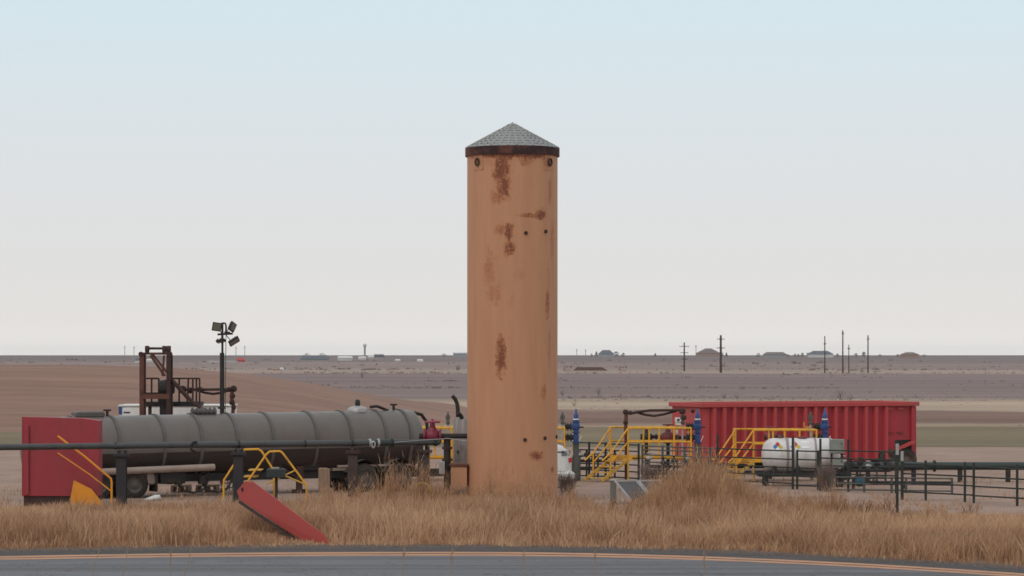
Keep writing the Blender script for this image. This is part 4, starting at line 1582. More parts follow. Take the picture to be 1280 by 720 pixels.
# ------------------------------------------------------------------ white horizontal tank on a skid
ND = 102.6
SN = F / ND
nr = 21.4 / SN
ncx, ncz = X(1001, ND), Zz(569, ND)
wt_ = thing('white_tank', 'white horizontal plastic tank with colored hazard diamonds on a dark skid', 'tank', (ncx, ND, 0))
Ln = 98 / SN
def capsule(cx, L, r, n=32):
    m = MB()
    e = .42
    prof = [(max(.001, r * sin(q) ** .8), -L / 2 + e - e * cos(q)) for q in np.linspace(0, pi / 2, 7)]
    prof += [(r, h_) for h_ in np.linspace(-L / 2 + e, L / 2 - e, 6)[1:-1]]
    prof += [(max(.001, r * cos(q) ** .8), L / 2 - e + e * sin(q)) for q in np.linspace(0, pi / 2, 7)]
    m.lathe(prof, (cx, ND, ncz), 'x', n)
    m.v = [(x, y, max(z, ncz - r * .94)) for x, y, z in m.v]
    return m
capsule(ncx, Ln, nr).build('shell', M['white_poly'], wt_)
for px, w in ((983, .05), (991, .03), (1018, .035), (1037, .035)):
    m = MB()
    m.lathe([(nr - .02, -w), (nr + .018, -w), (nr + .018, w), (nr - .02, w)], (X(px, ND), ND, ncz), 'x', 32, False)
    m.build('strap', M['seam'], wt_)
m = MB()
m.lathe([(.2, 0), (.2, .06), (.001, .07)], (X(1003, ND), ND, ncz + nr - .01), 'z', 14)
m.lathe([(.07, 0), (.07, .12), (.001, .13)], (X(975, ND), ND, ncz + nr - .01), 'z', 10)
m.build('lid', M['maroon'], wt_)
m = MB()
def onshell(px, py, up=.012):
    dz = Zz(py, ND) - ncz
    dz = max(-nr * .98, min(nr * .98, dz))
    th = asin(dz / nr)
    return Vector((X(px, ND), ND - (nr + up) * cos(th), ncz + (nr + up) * sin(th)))
m.add([onshell(1000, 551, .014), onshell(1010, 551, .014), onshell(1010, 559.5, .014), onshell(1000, 559.5, .014)], [(3, 2, 1, 0)])
m.build('label_sheet', M['sq_white'], wt_)
for cx_ in (970.5, 992.5):
    k = .0
    hwd, hh = 6.4, 6.2
    root = None
    for (ox, oy, mn) in ((0, -1, 'sq_red'), (-1, 0, 'sq_blue'), (1, 0, 'sq_yellow'), (0, 1, 'sq_white')):
        m = MB()
        cx2, cy2 = cx_ + ox * hwd / 2, 561.0 - .5 + oy * hh / 2 - 2.5
        m.add([onshell(cx2 - hwd / 2 * .95, cy2), onshell(cx2, cy2 - hh / 2 * .95), onshell(cx2 + hwd / 2 * .95, cy2), onshell(cx2, cy2 + hh / 2 * .95)], [(0, 3, 2, 1)])
        if root is None:
            root = m.build('hazard_diamond', M[mn], wt_)
        else:
            sub(m.build('square', M[mn], None, wt_['_base']), root)
m = MB()
for y in (-.45, .45):
    m.box((ncx + .1, ND + y, Zz(592.5, ND)), (Ln + .5, .14, .16))
for q in (-1.2, 0, 1.2):
    m.box((ncx + q, ND, Zz(592.5, ND)), (.14, .8, .158))
m.build('skid', M['dark_steel'], wt_)
for q in (-1.0, -.15, .65, 1.2):
    m = MB()
    m.prism([(ncx + q - .12, Zz(591, ND)), (ncx + q + .12, Zz(591, ND)), (ncx + q + .05, ncz - nr * .55), (ncx + q - .05, ncz - nr * .55)], ND - nr * .8, ND + nr * .8)
    m.build('saddle', M['dark_steel'], wt_)
for q in (-1.3, 1.4):
    for y in (-.45, .45):
        m = MB()
        m.box((ncx + q, ND + y, Zz(592.5, ND) / 2 - .04), (.14, .14, Zz(592.5, ND) - .06))
        m.build('foot', M['dark_steel'], wt_)

kD = 101.6
for (a, b_, c_, d_, lab) in ((1037, 1055, 549, 567, 'larger grey-green electrical cabinet at the end of the white tank'), (1040, 1054, 573, 584.5, 'smaller grey-green box below the electrical cabinet')):
    o = thing('electrical_cabinet', lab, 'cabinet', (X((a + b_) / 2, kD), kD, 0), 'electrical boxes by the white tank')
    m = MB()
    w, h_ = (b_ - a) / F * kD, (d_ - c_) / F * kD
    x, z = X((a + b_) / 2, kD), Zz((c_ + d_) / 2, kD)
    m.box((x, kD, z), (w, .3, h_), 0, .02)
    m.build('housing', M['cabinet'], o)
    m = MB()
    m.box((x - .02, kD - .16, z), (w * .8, .02, h_ * .84))
    dr = m.build('door', M['cabinet'], o)
    m = MB()
    m.box((x + w * .28, kD - .18, z + h_ * .2), (.03, .03, .07))
    sub(m.build('handle', M['print'], None, o['_base']), dr)
    if c_ < 560:
        for px in (1040, 1053):
            m = MB()
            m.tube([(X(px, kD), kD + .1, 0), (X(px, kD), kD + .1, z - h_ * .4)], .035, 6)
            m.build('stand', M['dark_steel'], o)
    else:
        m = MB()
        m.tube([(x, kD + .05, 0), (x, kD + .05, z - h_ * .4)], .04, 6)
        m.build('stand', M['dark_steel'], o)

# dark manifold pipe behind the fence and the small blue ground valve
mD = 105.5
o = thing('manifold_pipe', 'thick dark green manifold pipe lying in front of the red tank wheels', 'pipe', (X(1150, mD), mD, 0))
m = MB()
m.tube([(X(1052, mD), mD, Zz(582.5, mD)), (X(1330, mD), mD, Zz(582.5, mD))], .15, 12)
m.build('pipe', M['pipe_green'], o)
for px in (1085, 1142, 1200, 1260):
    m = MB()
    m.box((X(px, mD), mD, Zz(582.5, mD) / 2 - .07), (.14, .3, Zz(582.5, mD) - .14))
    m.build('stand', M['dark_steel'], o)
for px in (1066, 1112, 1168):
    m = MB()
    m.disc((X(px, mD), mD, Zz(582.5, mD)), .22, .08, 'x', 14)
    m.build('flange', M['dark_steel'], o)
m = MB()
for px in (1056, 1060, 1070):
    m.tube([(X(px, mD), mD - .2, .1), (X(px + 1, mD), mD - .25, Zz(574 + (px % 7), mD))], .05, 7)
    m.disc((X(px + 1, mD), mD - .25, Zz(576 + (px % 7), mD)), .12, .1, 'z', 10)
m.build('small_valves', M['dark_steel'], o)
def manifold(pxs, D, py, label, mm, seed):
    r_ = random.Random(seed)
    a_, b_ = X(pxs[0], D), X(pxs[1], D)
    z = Zz(py, D)
    o = thing('pipe_manifold', label, 'manifold', ((a_ + b_) / 2, D, 0), 'low pipe manifolds on the pad')
    m = MB()
    m.tube([(a_, D, z), (b_, D, z)], .06, 8)
    m.build('header_pipe', M['dark_steel'], o)
    m = MB()
    m.tube([(a_ + .1, D + .25, z - .28), (b_ - .1, D + .25, z - .28)], .05, 8)
    m.build('header_pipe', M['grey_rail'], o)
    n = 6
    for i in range(n):
        x = a_ + (b_ - a_) * (i + .5) / n + r_.uniform(-.08, .08)
        h_ = z + r_.uniform(.08, .38)
        m = MB()
        m.tube([(x, D, 0), (x, D, h_)], .04, 7)
        rs_ = m.build('riser', M['dark_steel'] if i % 2 else M['grey_rail'], o)
        m = MB()
        m.lathe([(.03, -.12), (.09, -.06), (.10, 0), (.09, .06), (.03, .12)], (x, D, h_ - .02), 'x', 10)
        m.lathe([(.04, 0), (.04, .14), (.10, .15), (.10, .18), (.02, .19)], (x, D, h_), 'z', 10)
        sub(m.build('valve', mm if i % 3 else M['galv'], None, o['_base']), rs_)
    return o
manifold((806, 893), 104.6, 583, 'low manifold of risers and small valves behind the weathered grey rails', M['pipe_green'], 1)
manifold((1046, 1112), 103.4, 588, 'low manifold of risers and small valves past the grey cabinets', M['dark_steel'], 2)
manifold((722, 770), 109.5, 576, 'low manifold of risers and small valves behind the rail panel at the truck nose', M['dark_steel'], 3)
gD = 100.5
o = thing('ground_valve', 'small blue-green valve low on the dirt with a thin pipe running off it', 'valve', (X(1075, gD), gD, 0))
zc = Zz(602.5, gD)
m = MB()
m.lathe([(.08, -.2), (.15, -.1), (.17, 0), (.15, .1), (.08, .2)], (X(1075, gD), gD, zc), 'x', 12)
m.lathe([(.09, 0), (.06, .22)], (X(1075, gD), gD, zc), 'z', 8)
m.build('body', M['teal'], o)
m = MB()
m.bar((X(1068, gD), gD - .05, zc + .2), (X(1080, gD), gD - .05, zc + .24), .04)
m.build('handle', M['dark_steel'], o)
m = MB()
m.tube([(X(1079, gD), gD, zc), (X(1190, gD), gD, zc - .02)], .045, 8)
for px in (1081, 1086, 1092, 1096):
    m.disc((X(px, gD), gD, zc), .11, .07, 'x', 10)
m.build('pipe', M['dark_steel'], o)
for px, z_ in ((1067, .4), (1130, .28)):
    m = MB()
    m.box((X(px, gD), gD, z_ / 2), (.1, .16, z_))
    m.build('stand', M['dark_steel'], o)

# ------------------------------------------------------------------ corral panels
def panel(a, b_, zs, label, mname='green_fence', posts=(0, 1), r=.026, ptop=None, zmid=True, verts=0, pr=.042):
    """a, b_: (column, distance) of the two ends; zs: rail heights"""
    A = Vector((X(*a), a[1], 0))
    B = Vector((X(*b_), b_[1], 0))
    o = thing('corral_panel', label, 'fence panel', tuple((A + B) / 2), 'steel corral panels round the pad')
    top = ptop or max(zs) + .04
    for z in zs:
        m = MB()
        m.tube([A + Vector((0, 0, z)), B + Vector((0, 0, z))], r, 7)
        m.build('rail', M[mname], o)
    for q in posts:
        p = A.lerp(B, q)
        m = MB()
        m.tube([p, p + Vector((0, 0, top))], pr, 8)
        m.build('post', M[mname], o)
    if verts:
        for i in range(verts):
            p = A.lerp(B, (i + 1) / (verts + 1))
            m = MB()
            m.tube([p + Vector((0, 0, min(zs))), p + Vector((0, 0, sorted(zs)[2]))], .012, 5)
            m.build('wire', M['grey_rail'], o)
    return o
Z6 = (.18, .42, .68, .94, 1.2, 1.48)
panel((716, 108.5), (757, 107.5), (.15, .38, .62, .9, 1.15, 1.42), 'dark green rail panel running from the truck nose to the yellow stair', posts=(.5, 1))
panel((757, 107.4), (799, 105.8), (.14, .38, .64, .9, 1.16, 1.40), 'dark green rail panel just before the twin gate posts in front of the stair platform', posts=(.62, .985), ptop=1.46)
panel((803, 105.6), (895, 102.6), (.2, .48, .78, 1.05, 1.24, 1.38), 'weathered grey rail panel half hidden in the tallest brown weeds', 'grey_rail', posts=(0.0, .28, .58, .92))
panel((895, 102.4), (992, 99.6), (.24, .52, .80, 1.09, 1.39), 'dark rail panel with thin wires in front of the white tank', posts=(0.02, .99), ptop=1.9, verts=7)
panel((996.5, 99.5), (1022.5, 98.8), (.18, .50, .80, 1.10, 1.40), 'narrow dark gate panel in front of the white tank end', posts=(0.0, 1), ptop=1.44)
panel((1025.5, 98.6), (1121, 96.5), (.34, .64, .92, 1.18, 1.46), 'dark rail panel crossing the red tank below the grey cabinets', posts=(0.0, .37, .99), ptop=1.86)
panel((1128, 92.8), (1215, 90.5), (.28, .58, .88, 1.2), 'short dark rail panel past the forked gate posts', posts=(0.0, .34, .9), ptop=1.34)
panel((1215, 90.2), (1330, 87), (.28, .58, .88, 1.2), 'end rail panel nearest the road', posts=(0.02, .5, .98), ptop=1.34)
panel((1040, 97.6), (1190, 96.4), (.12, .33, .55), 'low dark rail panel near the ground beneath the manifold pipe', 'grey_rail', posts=(0, .27, .5, .62, 1.0), ptop=.58, r=.028)
for (px, D, zt, pyb, lab) in ((1121.5, 84.4, 2.12, 643, 'tall dark gate post nearest the road with a pale capped top'), (1127.5, 92.6, 1.62, 622, 'shorter dark gate post with a pale stripe beside the tall one')):
    o = thing('gate_post', lab, 'post', (X(px, D), D, 0), 'forked gate posts')
    m = MB()
    m.tube([(X(px, D), D, 0), (X(px, D), D, zt)], .045, 8)
    m.build('shaft', M['green_fence'], o)
    m = MB()
    m.tube([(X(px, D), D - .02, zt - .32), (X(px, D), D - .02, zt + .01)], .052, 8)
    m.build('cap', M['galv'], o)

# ------------------------------------------------------------------ solar panels
def solar(px, py, D, label, group='tilted solar panels'):
    p0 = W(px, py, D)
    a = Vector((.68, .40, 0))
    b_ = Vector((.72, -.62, -.86))
    nrm = a.cross(b_).normalized()
    if nrm.y > 0: nrm = -nrm
    o = thing('solar_panel', label, 'solar panel', (p0.x, D, 0), group)
    m = MB()
    vs = [p0 + a * .05 + b_ * .05, p0 + a * .95 + b_ * .05, p0 + a * .95 + b_ * .97, p0 + a * .05 + b_ * .97]
    vs += [q - nrm * .03 for q in vs]
    m.add(vs, [(0, 1, 2, 3), (7, 6, 5, 4), (0, 4, 5, 1), (1, 5, 6, 2), (2, 6, 7, 3), (3, 7, 4, 0)])
    m.build('cells', M['solar'], o)
    m = MB()
    c4 = [p0, p0 + a, p0 + a + b_, p0 + b_]
    for i in range(4):
        m.bar(c4[i], c4[(i + 1) % 4], .05, .05)
    m.build('frame', M['alu'], o)
    m = MB()
    for q in (.15, .85):
        t_ = p0 + a * q + b_ * .12 - nrm * .05
        m.bar((t_.x, t_.y, 0), t_, .05)
    m.build('leg', M['alu'], o)
    return o
solar(768.5, 601, 89.6, 'first tilted solar panel with pale frame beside a grey battery box')
solar(798, 601, 90.0, 'second tilted solar panel partly buried in tall brown weeds')
D = 89.9
o = thing('battery_box', 'narrow grey-green battery box under the first solar panel', 'box', (X(766.5, D), D, 0))
m = MB()
m.box((X(766.5, D), D, .42), (.19, .3, .70), 0, .02)
m.build('housing', M['box_grey'], o)
m = MB()
m.box((X(766.5, D), D, .79), (.23, .34, .04))
m.build('lid', M['galv'], o)
# litter at the edge of the road
D = 71.2
o = thing('litter', 'pink-red and grey piece of litter at the edge of the road shoulder', 'litter', (X(800, D), D, 0))
m = MB()
m.box((X(793, D), D, .07), (.42, .25, .1), .2, .02)
m.build('grey_scrap', M['dark_steel'], o)
m = MB()
m.box((X(806, D), D, .12), (.16, .16, .22), .4, .05)
m.build('red_scrap', M['pink_wheel'], o)

# ------------------------------------------------------------------ rusty mast, its platform, light mast and white trailer
dD = 103.5
dt = thing('rusty_mast', 'rusty twin-column steel mast with crossbar and rollers behind the grey trailer', 'mast', (X(195, dD), dD, 0))
for px, mm in ((178, 'rust'), (211.5, 'rust_dark')):
    m = MB()
    m.box((X(px - .5, dD), dD - .05, Zz(443, dD) / 2), (.155, .18, Zz(443, dD)), 0, .03)
    m.box((X(px + 2.4, dD), dD + .12, Zz(443, dD) / 2), (.08, .2, Zz(443, dD) - .02), 0, .02)
    m.build('column', M[mm], dt)
m = MB()
m.box((X(195, dD), dD, Zz(442, dD)), (37 / F * dD, .16, .09), 0, .02)
m.build('crossbar', M['rust'], dt)
m = MB()
m.tube([(X(182, dD), dD, Zz(435.5, dD)), (X(211, dD), dD, Zz(435.5, dD))], .045, 8)
m.build('top_shaft', M['rust_dark'], dt)
for px in (184, 205.5, 211):
    m = MB()
    m.disc((X(px, dD), dD, Zz(436.5, dD)), .13, .14, 'x', 14)
    m.box((X(px, dD), dD, Zz(440, dD)), (.12, .2, .12))
    m.build('roller', M['rust_dark'], dt)
for px in (176.5, 213):
    m = MB()
    m.disc((X(px, dD), dD - .1, Zz(442.5, dD)), .085, .16, 'y', 12)
    m.build('pin', M['rust_dark'], dt)
m = MB()
m.tube([W(188, 444, dD), W(206, 470, dD)], .05, 7)
m.tube([W(191, 443, dD), W(209, 466, dD)], .045, 7)
m.build('diagonal_brace', M['rust'], dt)
m = MB()
m.tube([W(205, 444, dD), W(203, 470, dD)], .04, 7)
m.build('hanger', M['rust'], dt)
m = MB()
m.box((X(195, dD), dD - .1, Zz(495.5, dD)), (34 / F * dD, .12, .18))
m.build('lower_beam', M['rust'], dt)
m = MB()
m.lathe([(.001, -.3), (.24, -.28), (.28, 0), (.24, .28), (.001, .3)], (X(207, dD), dD + .3, Zz(484, dD)), 'x', 16)
m.box((X(205, dD), dD + .3, Zz(503, dD)), (.36, .3, 1.0), 0, .04)
m.build('winch', M['dark_steel'], dt)
m = MB()
m.tube([W(215, 475, dD), W(240, 502, dD), W(258, 515, dD)], .07, 8)
m.tube([W(218, 480, dD), W(236, 500, dD)], .05, 7)
m.build('hose', M['rust_dark'], dt)
fD_ = 104.2
pt = thing('mast_platform', 'dark railed platform hung beside the rusty mast', 'platform', (X(216, fD_), fD_, 0))
zdk = Zz(505, fD_)
m = MB()
m.box((X(216, fD_), fD_ + .5, zdk), (69 / F * fD_, 1.2, .16))
m.build('deck', M['dark_steel'], pt)
for pxs in ((181, 198.5), (214, 249.5)):
    for py in (473, 491.5) if pxs[0] < 200 else (473,):
        m = MB()
        m.tube([W(pxs[0], py, fD_), W(pxs[1], py, fD_)], .035, 6)
        m.build('rail', M['rust_dark'], pt)
for px in (181, 189.5, 198.5, 224, 234, 241, 245.5, 249.5):
    m = MB()
    m.tube([W(px + (1.5 if px == 234 else 0), 473, fD_), (X(px, fD_), fD_, zdk)], .034, 6)
    m.build('baluster', M['rust_dark'], pt)
m = MB()
m.bar((X(184, fD_), fD_ + .8, 0), (X(184, fD_), fD_ + .8, zdk), .12)
m.bar((X(246, fD_), fD_ + .8, 0), (X(246, fD_), fD_ + .8, zdk), .12)
m.build('leg', M['rust_dark'], pt)

lD = 103.8
lt = thing('light_mast', 'tall dark light mast carrying four floodlights above the plowed hill', 'lamp', (X(278, lD), lD, 0))
m = MB()
m.tube([(X(277.6, lD), lD, 0), (X(277.6, lD), lD, Zz(441, lD))], .085, 10)
m.build('lower_pole', M['dark_steel'], lt)
m = MB()
m.tube([(X(278, lD), lD, Zz(442, lD)), (X(278, lD), lD, Zz(403, lD))], .042, 8)
m.build('upper_pole', M['dark_steel'], lt)
m = MB()
m.tube([W(272, 418, lD), W(291, 417, lD)], .04, 7)
m.tube([W(279, 404, lD), W(281.5, 404, lD), W(282.5, 407, lD), W(282.5, 417, lD)], .035, 7)
m.box(W(284, 416, lD), (.2, .2, .1))
m.build('crossarm', M['dark_steel'], lt)
m = MB()
m.tube([W(282.5, 417, lD), W(282, 460, lD), W(281.5, 516, lD)], .014, 5)
m.build('cable', M['grey_rail'], lt)
for (cx_, cy_, w, h_, rx, ry, rz_) in ((271, 408.5, .34, .32, radians(-80), radians(8), radians(14)), (290.5, 408.5, .34, .34, radians(-75), radians(20), radians(66)),
                                      (276, 426, .34, .32, radians(-8), radians(-12), 0.0), (292.5, 426.5, .42, .36, radians(-28), radians(-32), radians(10))):
    c_ = W(cx_, cy_, lD)
    mx = Matrix.Translation(c_) @ Matrix.Rotation(rz_, 4, 'Z') @ Matrix.Rotation(ry, 4, 'Y') @ Matrix.Rotation(rx, 4, 'X')
    m = MB()
    m.box((0, 0, 0), (w, h_, .11), 0, .03)
    for k in range(3):
        m.box((-.1 + .1 * k, 0, .075), (.02, h_ * .8, .04))
    m.v = [tuple(mx @ Vector(q)) for q in m.v]
    hd_ = m.build('floodlight', M['dark_steel'], lt)
    m = MB()
    m.box((0, 0, -.058), (w * .82, h_ * .8, .01))
    m.v = [tuple(mx @ Vector(q)) for q in m.v]
    sub(m.build('lens', M['lens'], None, lt['_base']), hd_)
    m = MB()
    m.bar(c_ + (Vector((X(279, lD), lD, c_.z)) - c_) * .25, Vector((X(281 if cx_ > 280 else 277, lD), lD, Zz(417, lD))), .03)
    sub(m.build('bracket', M['dark_steel'], None, lt['_base']), hd_)

oD = 106.5
ot = thing('white_trailer', 'low white box trailer mostly hidden behind the grey tank trailer', 'trailer', (X(219, oD), oD, 0))
m = MB()
m.box((X(219, oD), oD + 1.1, (Zz(508, oD) + 1.0) / 2), (140 / F * oD, 2.2, Zz(508, oD) - 1.0), 0, .06)
m.build('body', M['white'], ot)
m = MB()
m.box((X(219, oD), oD + 1.1, Zz(507.6, oD) + .02), (142 / F * oD, 2.26, .05))
m.build('roof', M['white'], ot)
m = MB()
m.box((X(150.5, oD), oD - .012, Zz(513, oD)), (.12, .03, .3))
m.build('corner_trim', M['blue'], ot)
m = MB()
m.box((X(158.5, oD), oD - .012, Zz(515.5, oD)), (.24, .02, .05))
m.build('emblem', M['print'], ot)
for q in (-1.2, 1.1):
    wheel_o = MB()
    wheel_o.lathe([(.001, -.1), (.36, -.1), (.38, 0), (.36, .1), (.001, .1)], (X(219, oD) + q, oD + .2, .38), 'y', 20)
    wheel_o.lathe([(.001, -.1), (.36, -.1), (.38, 0), (.36, .1), (.001, .1)], (X(219, oD) + q, oD + 2.0, .38), 'y', 20)
    wheel_o.build('wheel_pair', M['tyre'], ot)
m = MB()
m.box((X(219, oD), oD + 1.1, .85), (138 / F * oD, 1.6, .3))
m.build('chassis', M['dark_steel'], ot)

# ------------------------------------------------------------------ far things
def pole(px, pyt, pyb, label, arms=(), wpx=2.6, D=None):
    D = D or 16800 / (pyb - HY)
    zb = gz(D)
    o = thing('utility_pole', label, 'utility pole', (X(px, D), D, zb - .3), 'wooden utility poles across the fields')
    zt = Zz(pyt, D)
    r = wpx / 2 / F * D
    m = MB()
    m.tube([(X(px, D), D, zb - .3), (X(px, D), D, zt)], [r, r * .72], 8)
    m.build('pole', M['pole_wood'], o)
    for (py, hw) in arms:
        m = MB()
        w = hw / F * D
        m.box((X(px, D), D - r, Zz(py, D)), (2 * w, .14, .16))
        for q in (-.95, -.4, .4, .95):
            m.box((X(px, D) + q * w, D - r, Zz(py, D) + .16), (.1, .1, .2))
        m.build('crossarm', M['pole_wood'], o)
    return o
pole(855.3, 428, 463.5, 'utility pole with several crossarms near the brown-roofed house', ((433, 6), (441, 5), (449, 4)), 2.2)
pole(901, 419, 465.5, 'thick dark utility pole standing nearest the brown-roofed house', ((424, 4.5), (435, 5)), 3.4)
pole(1031, 420, 466, 'utility pole standing in front of the wide blue-roofed house', ((430, 1.5),), 1.7)
pole(1053.5, 413, 466.3, 'tallest thin utility pole above the red tank', ((417, 1.4),), 2.0)
pole(1061, 431, 466, 'shortest utility pole beside the tallest one', ((436, 1.5),), 1.4)
pole(1085, 419, 465.8, 'thin utility pole standing alone past the tallest one', ((424, 1.4),), 1.9)
def antenna(px, pyt, label):
    D = 2250
    o = thing('antenna_mast', label, 'mast', (X(px, D), D, 4.6), 'thin masts on the skyline')
    m = MB()
    m.tube([(X(px, D), D, 4.6), (X(px, D), D, Zz(pyt, D))], .22, 5)
    m.build('pole', M['grey_rail'], o)
    m = MB()
    m.box((X(px, D), D, Zz(pyt + 2, D)), (1.6, .2, .25))
    m.build('crossarm', M['grey_rail'], o)
antenna(156, 432, 'thin skyline mast with a rung near the far left edge')
antenna(167.5, 432.5, 'thin skyline mast just before the rusty mast')
antenna(295, 433, 'thin skyline mast just past the floodlights')
antenna(306, 432, 'thin skyline mast above the far red barn')
antenna(721, 436, 'faint skyline mast just past the flare tower')
antenna(732, 436.5, 'faint skyline mast beside the domed grey house')
antenna(870, 431, 'faint skyline mast at the end of the brown-roofed house')

def house(px, w, pyt, pyb, label, roof, wall, D, hip=.3, name='farm_house', rh=.45, cat='house', group=None):
    D = min(2050, max(905, 29337 / (pyb - 430.07)))
    x = X(px, D)
    wm = w / F * D
    zb = gz(D) - .6
    zt = Zz(pyt, D)
    hh = max(zt - zb, 1.5)
    o = thing(name, label, cat, (x, D, zb), group)
    ew = zb + hh * (1 - rh)
    dp = min(wm, 10)
    m = MB()
    m.box((x, D + dp / 2, (zb + ew) / 2), (wm * .94, dp * .92, ew - zb))
    m.build('wall', M[wall], o)
    m = MB()
    a, b_ = x - wm / 2, x + wm / 2
    r0, r1 = a + wm * hip, b_ - wm * hip
    vs = [(a, D, ew), (b_, D, ew), (b_, D + dp, ew), (a, D + dp, ew), (r0, D + dp / 2, zt), (r1, D + dp / 2, zt)]
    m.add(vs, [(0, 1, 5, 4), (1, 2, 5), (2, 3, 4, 5), (3, 0, 4), (3, 2, 1, 0)])
    m.build('roof', M[roof], o)
    return o, x, D, zb, ew
house(758, 20, 437.5, 446, 'far grey house with rounded roof among dark trees on the skyline', 'roof_blue', 'wall_grey', 1950, .28, rh=.5)
o, *_ = house(886, 31, 435.5, 445.5, 'far brown house with a peaked roof on the skyline', 'roof_brown', 'wall_tan', 1950, .38, rh=.55)
house(969.5, 30, 440, 447, 'long low grey-roofed house on the skyline', 'roof_brown', 'wall_grey', 1900, .15, rh=.4)
o, x, D, zb, ew = house(1026.5, 32, 438.5, 447, 'wide pale house with dark blue roof on the skyline', 'roof_blue', 'wall_white', 1900, .22, rh=.42)
house(1138.5, 23, 440.2, 448, 'small reddish tan house at the far skyline end', 'roof_brown', 'wall_tan', 1880, .3, rh=.35)
house(393, 36, 444.5, 450, 'long dark low barn on the far plain', 'roof_blue', 'wall_grey', 1650, .05, 'barn', .6, 'barn')
house(431, 19, 444.8, 450.6, 'long white barn beside the dark one on the far plain', 'wall_white', 'wall_white', 1620, .05, 'barn', .4, 'barn')
house(452.5, 10, 445.5, 449.5, 'short white shed below the water tower', 'wall_white', 'wall_white', 1680, .05, 'barn', .4, 'barn')
house(463.5, 8, 444.3, 447.5, 'tiny white shed between the white and dark sheds', 'wall_white', 'wall_white', 1760, .05, 'barn', .4, 'barn')
house(473.5, 13, 442.8, 446, 'dark low shed on the skyline past the water tower', 'roof_blue', 'roof_blue', 1800, .05, 'barn', .4, 'barn')
house(575, 18, 440.8, 446, 'pale grey flat shed on the skyline at the edge of the flare tower', 'wall_grey', 'wall_grey', 1850, .02, 'barn', .25, 'barn')
house(300.5, 11, 447.3, 452.2, 'small red barn out on the far plain', 'red_rim', 'red_rim', 1450, .1, 'barn', .4, 'barn')
house(277, 38, 451.3, 453, 'very low long white shed beside the small red barn', 'wall_white', 'wall_white', 1400, .02, 'barn', .3, 'barn')
house(173, 10, 447.5, 453, 'grey-roofed white farmhouse beyond the plowed hill', 'roof_blue', 'wall_white', 1400, .2)
house(187, 9, 448.5, 452, 'small white outbuilding near the rusty mast top', 'wall_white', 'wall_white', 1400, .1, 'barn', .4, 'barn')
house(497, 7, 448.8, 451.3, 'tiny white shed in the middle of the far plain', 'wall_white', 'wall_white', 1350, .1, 'barn', .4, 'barn')
house(525, 8, 448.8, 452, 'tiny white shed between the water tower and the flare tower', 'wall_white', 'wall_white', 1350, .1, 'barn', .4, 'barn')
house(352, 5, 459.5, 462.5, 'tiny white shed at the foot of the far tan strip', 'wall_white', 'wall_white', 920, .1, 'barn', .4, 'barn')
house(344, 8, 459.8, 462.6, 'tiny reddish shed at the foot of the far tan strip', 'wall_tan', 'wall_tan', 925, .1, 'barn', .4, 'barn')
house(572.5, 5, 457, 462, 'tiny dark shed against the flare tower on the far plain', 'roof_brown', 'roof_brown', 930, .1, 'barn', .4, 'barn')
# water tower
D = 2250
o = thing('water_tower', 'small pale water tower on the skyline', 'water tower', (X(456, D), D, 4.5))
m = MB()
m.tube([(X(456, D), D, 4.5), (X(456, D), D, Zz(434, D))], .75, 10)
m.build('column', M['wall_grey'], o)
m = MB()
m.lathe([(.6, 0), (1.3, .7), (1.4, 2.2), (1.0, 3.0), (.001, 3.3)], (X(456, D), D, Zz(434.5, D)), 'z', 14)
m.build('bowl', M['wall_white'], o)
# dirt stockpile and pump jacks
D = 860
o = MB()
o.add([W(716.5, 463.2, D), W(760, 463.2, D), W(752.5, 459, D), W(722, 459, D)] + [W(716.5, 463.2, D) + Vector((0, 9, 0)), W(760, 463.2, D) + Vector((0, 9, 0)), W(752.5, 459, D) + Vector((0, 6, 0)), W(722, 459, D) + Vector((0, 6, 0))],
      [(0, 1, 2, 3), (3, 2, 6, 7), (1, 5, 6, 2), (0, 3, 7, 4), (5, 4, 7, 6)])
q = o.build('dirt_stockpile', M['soil'])
tag(q, 'long flat-topped reddish dirt stockpile on the far plain', 'dirt pile')
def pumpjack(px, label, flip):
    D = 850
    b_ = W(px, 463.6, D)
    o = thing('pump_jack', label, 'pump jack', (b_.x, D, 0), 'small pump jacks on the far plain')
    f = -1 if flip else 1
    m = MB()
    m.box((b_.x, D, .15), (2.6, 1, .3))
    m.build('skid', M['wall_tan'], o)
    m = MB()
    for s in (-.45, .45):
        m.bar((b_.x + s, D, .3), (b_.x, D, 1.1), .14)
    m.build('samson_post', M['wall_tan'], o)
    m = MB()
    m.bar((b_.x - 1.1 * f, D, .85), (b_.x + 1.1 * f, D, 1.4), .2)
    m.build('walking_beam', M['straw'], o)
    m = MB()
    m.box((b_.x + 1.15 * f, D, 1.2), (.22, .25, .75))
    m.build('horse_head', M['rust_dark'], o)
    m = MB()
    m.disc((b_.x - .9 * f, D, .55), .35, .3, 'y', 12)
    m.build('counterweight', M['straw'], o)
pumpjack(709, 'tan pump jack standing between the flare tower and the dirt stockpile', False)
pumpjack(778, 'tan pump jack standing past the long dirt stockpile', False)

